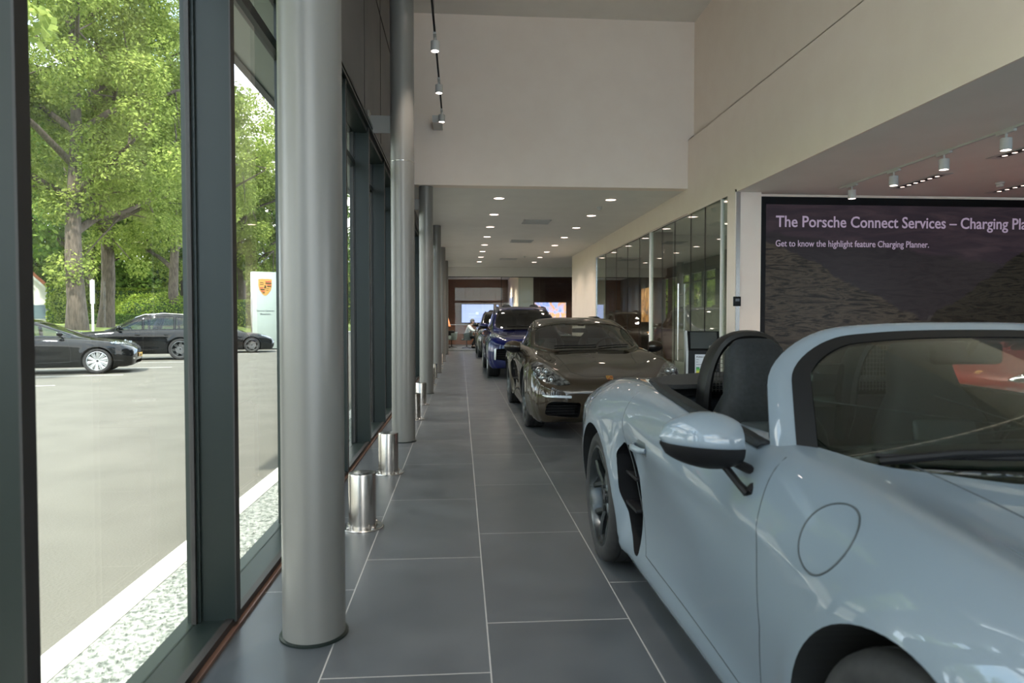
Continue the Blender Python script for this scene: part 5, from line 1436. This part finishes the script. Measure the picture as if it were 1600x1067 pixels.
# gravel stones near the glass, loose
b = MB(); rg = np.random.RandomState(3)
for k in range(5200):
    x, y = rg.uniform(-1.49, -1.17), 1.6 + 11 * rg.rand() ** 1.7; r = rg.uniform(.006, .014)
    v = [(x + r * math.cos(a) * rg.uniform(.7, 1.2), y + r * math.sin(a) * rg.uniform(.7, 1.2), -.062) for a in np.linspace(0, 2 * PI, 6)[:-1]]
    b.add(v + [(x, y, -.062 + r * rg.uniform(.6, 1.1))], [(i, (i + 1) % 5, 5) for i in range(5)])
o = b.build('gravel_stones', m_gravel, None, False); tag(o, 'loose pale and dark gravel along the foot of the facade', 'gravel', kind='stuff')
# lawn bank
xs = [-14.8, -15.2, -17, -19.5, -24, -34, -60, -120]; zs = [-.10, .04, .45, .85, 1.05, 1.15, 1.2, 1.3]
P = [[(x, y, z + .06 * math.sin(y * .35 + x) * (i > 1)) for y in np.linspace(-40, 140, 60)] for i, (x, z) in enumerate(zip(xs, zs))]
o = MB().grid(P).build('ground_lawn', m_grass); o['kind'] = 'structure'
b = MB().box(-14.95, -14.8, -40, 120, -.2, .04); struct('ground_kerb_lawn', b, m_kerb)
# bay lines
u = np.array((-.956, -.29)); q = np.array((.29, -.956)) * .05
lm = MB()
for k in range(-2, 7):
    p = np.array((-8.6, 18.1 + 2.95 * k)); e = p + u * 5.4
    L = MB().prism([tuple(p + q), tuple(p - q), tuple(e - q), tuple(e + q)], -.099, -.096); o = L.build('parking_line', m_whiteline, None, False)
    tag(o, ['white bay line by the camera side, out of view', 'white bay line short of the sedan, cut by the left frame', 'white bay line in front of the black sedan', 'white bay line between sedan and outdoor SUV', 'white bay line under the outdoor SUV', 'white bay line beyond the outdoor SUV', 'white bay line before the outdoor sports car', 'white bay line beside the outdoor sports car', 'white bay line by the sign'][k + 2], 'parking line', 'parking bay lines')

def leaves(centres, radii, n, size, rs, flat=.8):
    """n small leaf blades scattered in the shells of many clumps"""
    C_ = np.array(centres); R_ = np.array(radii); w = R_ ** 2; idx = rs.choice(len(C_), n, p=w / w.sum())
    d = rs.normal(size=(n, 3)); d /= np.linalg.norm(d, axis=1)[:, None]; rr = R_[idx] * rs.uniform(.55, 1.05, n)
    pos = C_[idx] + d * rr[:, None] * np.array((1, 1, flat))
    nrm = d * .7 + rs.normal(size=(n, 3)) * .55 + np.array((0, 0, .6)); nrm /= np.linalg.norm(nrm, axis=1)[:, None]
    t = np.cross(nrm, rs.normal(size=(n, 3))); t /= np.linalg.norm(t, axis=1)[:, None]; bb = np.cross(nrm, t)
    s = size * rs.uniform(.6, 1.4, n)[:, None]
    V = np.stack([pos - t * s, pos + bb * s * .55, pos + t * s, pos - bb * s * .55], axis=1).reshape(-1, 3)
    me = bpy.data.meshes.new('leaves'); me.vertices.add(len(V)); me.vertices.foreach_set('co', V.ravel())
    me.loops.add(4 * n); me.loops.foreach_set('vertex_index', np.arange(4 * n, dtype=np.int32))
    me.polygons.add(n); me.polygons.foreach_set('loop_start', np.arange(0, 4 * n, 4, dtype=np.int32)); me.update(calc_edges=True); return me
def tree(lab, loc, H, R, tr, seed, m, nl=26000, base=4.0, size=.15, wood=m_bark, lean=0, grp='trees beyond the parking area', fork=True):
    rs = np.random.RandomState(seed); t = thing('tree', lab, 'tree', loc, 0, grp)
    tm = MB(); top = H * .80
    trunk = [(lean * (h / top) * .6 + .12 * math.sin(h * .7 + seed), .10 * math.cos(h * .9 + seed), h) for h in np.linspace(-.3, top, 12)]
    tm.tube(trunk, [tr * (1.25 if i == 0 else 1) * (1 - .83 * (i / 11) ** 1.1) for i in range(12)], 14)
    cs = []; rr = []
    nb = 15
    for k in range(nb):
        h = base + (top - base) * (k + .3) / nb; a = k * 2.4 + seed; L = R * (.55 + .55 * math.sin(PI * (.16 + .78 * (h - base) / (top - base)))) * rs.uniform(.8, 1.1)
        i = min(11, int(round(h / top * 11))); p0 = Vector(trunk[i]); pts = [p0]
        for q in range(1, 5):
            f = q / 4; pts.append(p0 + Vector((math.cos(a) * L * f, math.sin(a) * L * f, L * .55 * f ** .8 + rs.uniform(-.25, .25))))
        r0 = tr * .50 * (1 - .6 * k / nb); tm.tube(pts, [r0 * (1 - .8 * q / 4) for q in range(5)], 7)
        for q in (2, 3, 4):
            c = pts[q]
            for e in range(3):
                dd = Vector(rs.normal(size=3)) * R * .20; cs.append(tuple(c + dd)); rr.append(R * rs.uniform(.10, .22))
                if e < 2: tm.tube([c, c + dd * .8], [r0 * .3, .02], 5)
    for k in range(14):
        a = rs.uniform(0, 2 * PI); e = rs.uniform(.2, .75) * R; cs.append((math.cos(a) * e * .7, math.sin(a) * e * .7, H * rs.uniform(.70, .93))); rr.append(R * rs.uniform(.12, .24))
    tm.build('trunk', wood, t, angle=60)
    me = leaves(cs, rr, nl, size, rs); me.materials.append(m); link('foliage', me, t)
    return t
tree('big oak with thick bare trunk at the left, behind the black sedan', (-19.9, 36.9, 1.0), 23, 7.0, .46, 1, m_leaf, 115000, 5.2, .09, lean=.5)
tree('second oak, its trunk right of the white post outside', (-20.6, 41.6, 1.0), 21, 6.2, .42, 5, m_leaf, 90000, 4.6, .095)
tree('slimmer oak between the second oak and the wide window post', (-22.6, 56, 1.0), 21, 7.2, .42, 9, m_leaf, 80000, 5.0, .11)
tree('oak beyond the wide window post, left of the white sign', (-20.6, 66, 1.0), 16.5, 6.0, .45, 12, m_leaf, 70000, 4.5, .115)
tree('darker tree behind the white sign', (-17.5, 78, 1.0), 16, 6.5, .4, 15, m_leaf2, 26000, 3.5, .2)
tree('deep green tree filling the gap behind the oak trunks', (-31, 60, 1.0), 21, 8.0, .4, 21, m_leaf2, 26000, 3.2, .22)
tree('green tree far back, right of the hedge', (-29, 74, 1.0), 19, 8.0, .4, 24, m_leaf2, 24000, 3.0, .22)
tree('leafy tree above the white house', (-43, 66, 1.0), 20, 8.0, .4, 27, m_leaf, 24000, 4.5, .22)
tree('far green tree closing the view behind the sedan roof', (-42, 76, 1.0), 19, 9, .4, 31, m_leaf2, 20000, 2.5, .26)
# more street trees to the south, out of frame but mirrored in the paintwork
for i, (x, y) in enumerate(((-21, 22), (-20, 9), (-21, -4), (-20.5, -17))):
    tree(['street oak south of the big oak, mirrored in the cars', 'street oak level with the camera, outside the picture', 'street oak behind the camera to the west', 'street oak far behind the camera'][i], (x, y, 1.0), 17, 6.0, .42, 40 + i, m_leaf, 12000, 4.0, .24)
def bush(name, lab, cat, loc, sx, sy, sz, n, m, size=.07, seed=0, box=True, grp=None):
    rs = np.random.RandomState(seed); t = thing(name, lab, cat, loc, 0, grp)
    P = rs.uniform(-1, 1, (n, 3)) if box else None
    if box:
        k = rs.randint(0, 3, n); sg = rs.choice((-1, 1), n)
        for i in range(3): P[k == i, i] = sg[k == i] * rs.uniform(.9, 1.03, (k == i).sum())
    else:
        P = rs.normal(size=(n, 3)); P /= np.linalg.norm(P, axis=1)[:, None]; P *= rs.uniform(.75, 1.08, n)[:, None] * (1 + .12 * np.sin(P[:, :1] * 7) * np.cos(P[:, 1:2] * 6))
    P = P * np.array((sx / 2, sy / 2, sz / 2)) + np.array((0, 0, sz / 2))
    nr = rs.normal(size=(n, 3)) + np.array((0, 0, .4)); nr /= np.linalg.norm(nr, axis=1)[:, None]; tt = np.cross(nr, rs.normal(size=(n, 3))); tt /= np.linalg.norm(tt, axis=1)[:, None]; bb = np.cross(nr, tt)
    s = size * rs.uniform(.6, 1.4, n)[:, None]; V = np.stack([P - tt * s, P + bb * s * .6, P + tt * s, P - bb * s * .6], axis=1).reshape(-1, 3)
    me = bpy.data.meshes.new('leaves'); me.vertices.add(len(V)); me.vertices.foreach_set('co', V.ravel()); me.loops.add(4 * n); me.loops.foreach_set('vertex_index', np.arange(4 * n, dtype=np.int32))
    me.polygons.add(n); me.polygons.foreach_set('loop_start', np.arange(0, 4 * n, 4, dtype=np.int32)); me.update(calc_edges=True); me.materials.append(m); link('foliage', me, t)
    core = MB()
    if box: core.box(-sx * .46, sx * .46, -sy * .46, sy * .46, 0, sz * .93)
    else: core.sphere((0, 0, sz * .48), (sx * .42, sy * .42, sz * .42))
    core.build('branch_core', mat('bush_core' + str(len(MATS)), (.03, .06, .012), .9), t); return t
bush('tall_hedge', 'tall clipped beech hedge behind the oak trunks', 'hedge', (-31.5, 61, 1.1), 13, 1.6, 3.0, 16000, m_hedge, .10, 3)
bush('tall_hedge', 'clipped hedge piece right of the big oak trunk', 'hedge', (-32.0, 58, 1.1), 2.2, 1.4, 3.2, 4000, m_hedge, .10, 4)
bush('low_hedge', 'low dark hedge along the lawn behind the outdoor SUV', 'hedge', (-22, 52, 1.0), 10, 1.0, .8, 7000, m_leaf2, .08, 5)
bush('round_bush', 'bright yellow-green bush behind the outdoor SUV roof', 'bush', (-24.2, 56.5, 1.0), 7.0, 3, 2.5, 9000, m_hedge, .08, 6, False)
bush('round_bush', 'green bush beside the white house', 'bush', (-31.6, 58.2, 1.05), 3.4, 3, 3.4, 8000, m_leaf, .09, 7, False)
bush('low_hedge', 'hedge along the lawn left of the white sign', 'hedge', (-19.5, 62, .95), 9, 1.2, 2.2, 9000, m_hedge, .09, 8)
for i in range(9):
    rs = 100 + i
    bush('backdrop_shrub', ['dense green shrubbery far behind the house', 'dense shrubbery far behind the big oak', 'dense shrubbery far behind the white post', 'dense shrubbery far behind the second oak', 'dense shrubbery far behind the tall hedge', 'dense shrubbery far behind the yellow bush', 'dense shrubbery far behind the wide window post', 'dense shrubbery far behind the sign-side oak', 'dense shrubbery far behind the white sign'][i], 'shrub', (-58 + 5.2 * i, 82 + 2.5 * i, 1.0), 9, 5, 8 + (i % 3), 7000, m_leaf2 if i % 2 else m_leaf, .24, rs, False, 'shrubbery at the far edge of the park')
# house
t = thing('white_house', 'white gabled house with red roof edge at the left, behind the trees', 'house', (-37.45, 55.8, 1.0), math.radians(27))
m_housewall = mat('house_wall_white', (.48, .47, .44), .8); m_roof = noisy('red_roof_tiles', (.28, .08, .04), (.36, .12, .06), 8, .7, .3)
MB().prism([(-5, 0), (5, 0), (5, 2.5), (0, 7.6), (-5, 2.5)], 0, 9, 'y').build('wall', m_housewall, t, False)
MB().prism([(5.5, 1.95), (5.35, 2.2), (0, 7.7), (-5.35, 2.2), (-5.5, 1.95), (-5.35, 2.6), (0, 8.05), (5.35, 2.6)], -.35, 9.3, 'y').build('roof', m_roof, t, False)
MB().prism([(5.45, 1.9), (0, 7.55), (-5.45, 1.9), (-5.45, 2.15), (0, 7.8), (5.45, 2.15)], -.40, -.35, 'y').build('barge_board', m_outwhite, t, False)
m_hw = mat('house_window_glass', (.06, .09, .09), .1)
for (x, z, w, h) in ((2.6, .5, 1.9, 1.1), (-.6, .5, 1.9, 1.1), (1.9, 2.9, .9, .95), (.3, 2.9, .9, .95), (-2.4, 2.9, .9, .95)):
    o = MB().box(x - .06, x + w + .06, -.05, 0, z - .06, z + h + .06).build('window', m_outwhite, t, False); MB().box(x, x + w, -.07, -.05, z, z + h).build('pane', m_hw, o, False); MB().box(x + w / 2 - .04, x + w / 2 + .04, -.09, -.07, z, z + h).build('mullion', m_outwhite, o, False)
MB().lathe([(.42, -.06), (.42, 0)], 24, (1.3, 0, 4.9), 'y').build('round_window', m_hw, t)
# white post
t = thing('white_post', 'slim white signpost standing between the two oak trunks', 'post', (-17.2, 33.4, .3))
MB().lathe([(.055, 0), (.055, 2.9), (.03, 2.94)], 16).build('pole', m_outwhite, t); MB().rbox(-.10, .10, -.03, .03, 1.8, 2.9, .01).build('sign_plate', m_outwhite, t)
# sign with the crest
rzs = math.radians(18)
t = thing('sign_pylon', 'white sign pylon with gold crest and small lettering outside', 'sign', (-9.55, 34.3, -.10), rzs)
m_pylon = mat('pylon_white', (.36, .43, .40), .4)
MB().rbox(-.60, .60, 0, .28, .05, 3.80, .012).build('panel', m_pylon, t); MB().rbox(-.66, -.60, .02, .26, .05, 3.78, .006).build('side_edge', m_steel2, t); MB().box(-.58, .58, .02, .26, 0, .05).build('plinth', m_carblack, t, False)
crest(t, (0, -.012, 3.05), (0, 0, 0), .62)
text_mesh('Porsche Centrum', .115, mat('sign_ink', (.10, .12, .12), .6), 'lettering', t, (0, -.006, 1.86), (PI / 2, 0, 0), .002, 1, .002, 'CENTER')
text_mesh('Maastricht', .115, MATS['sign_ink'], 'lettering', t, (0, -.006, 1.70), (PI / 2, 0, 0), .002, 1, .002, 'CENTER')
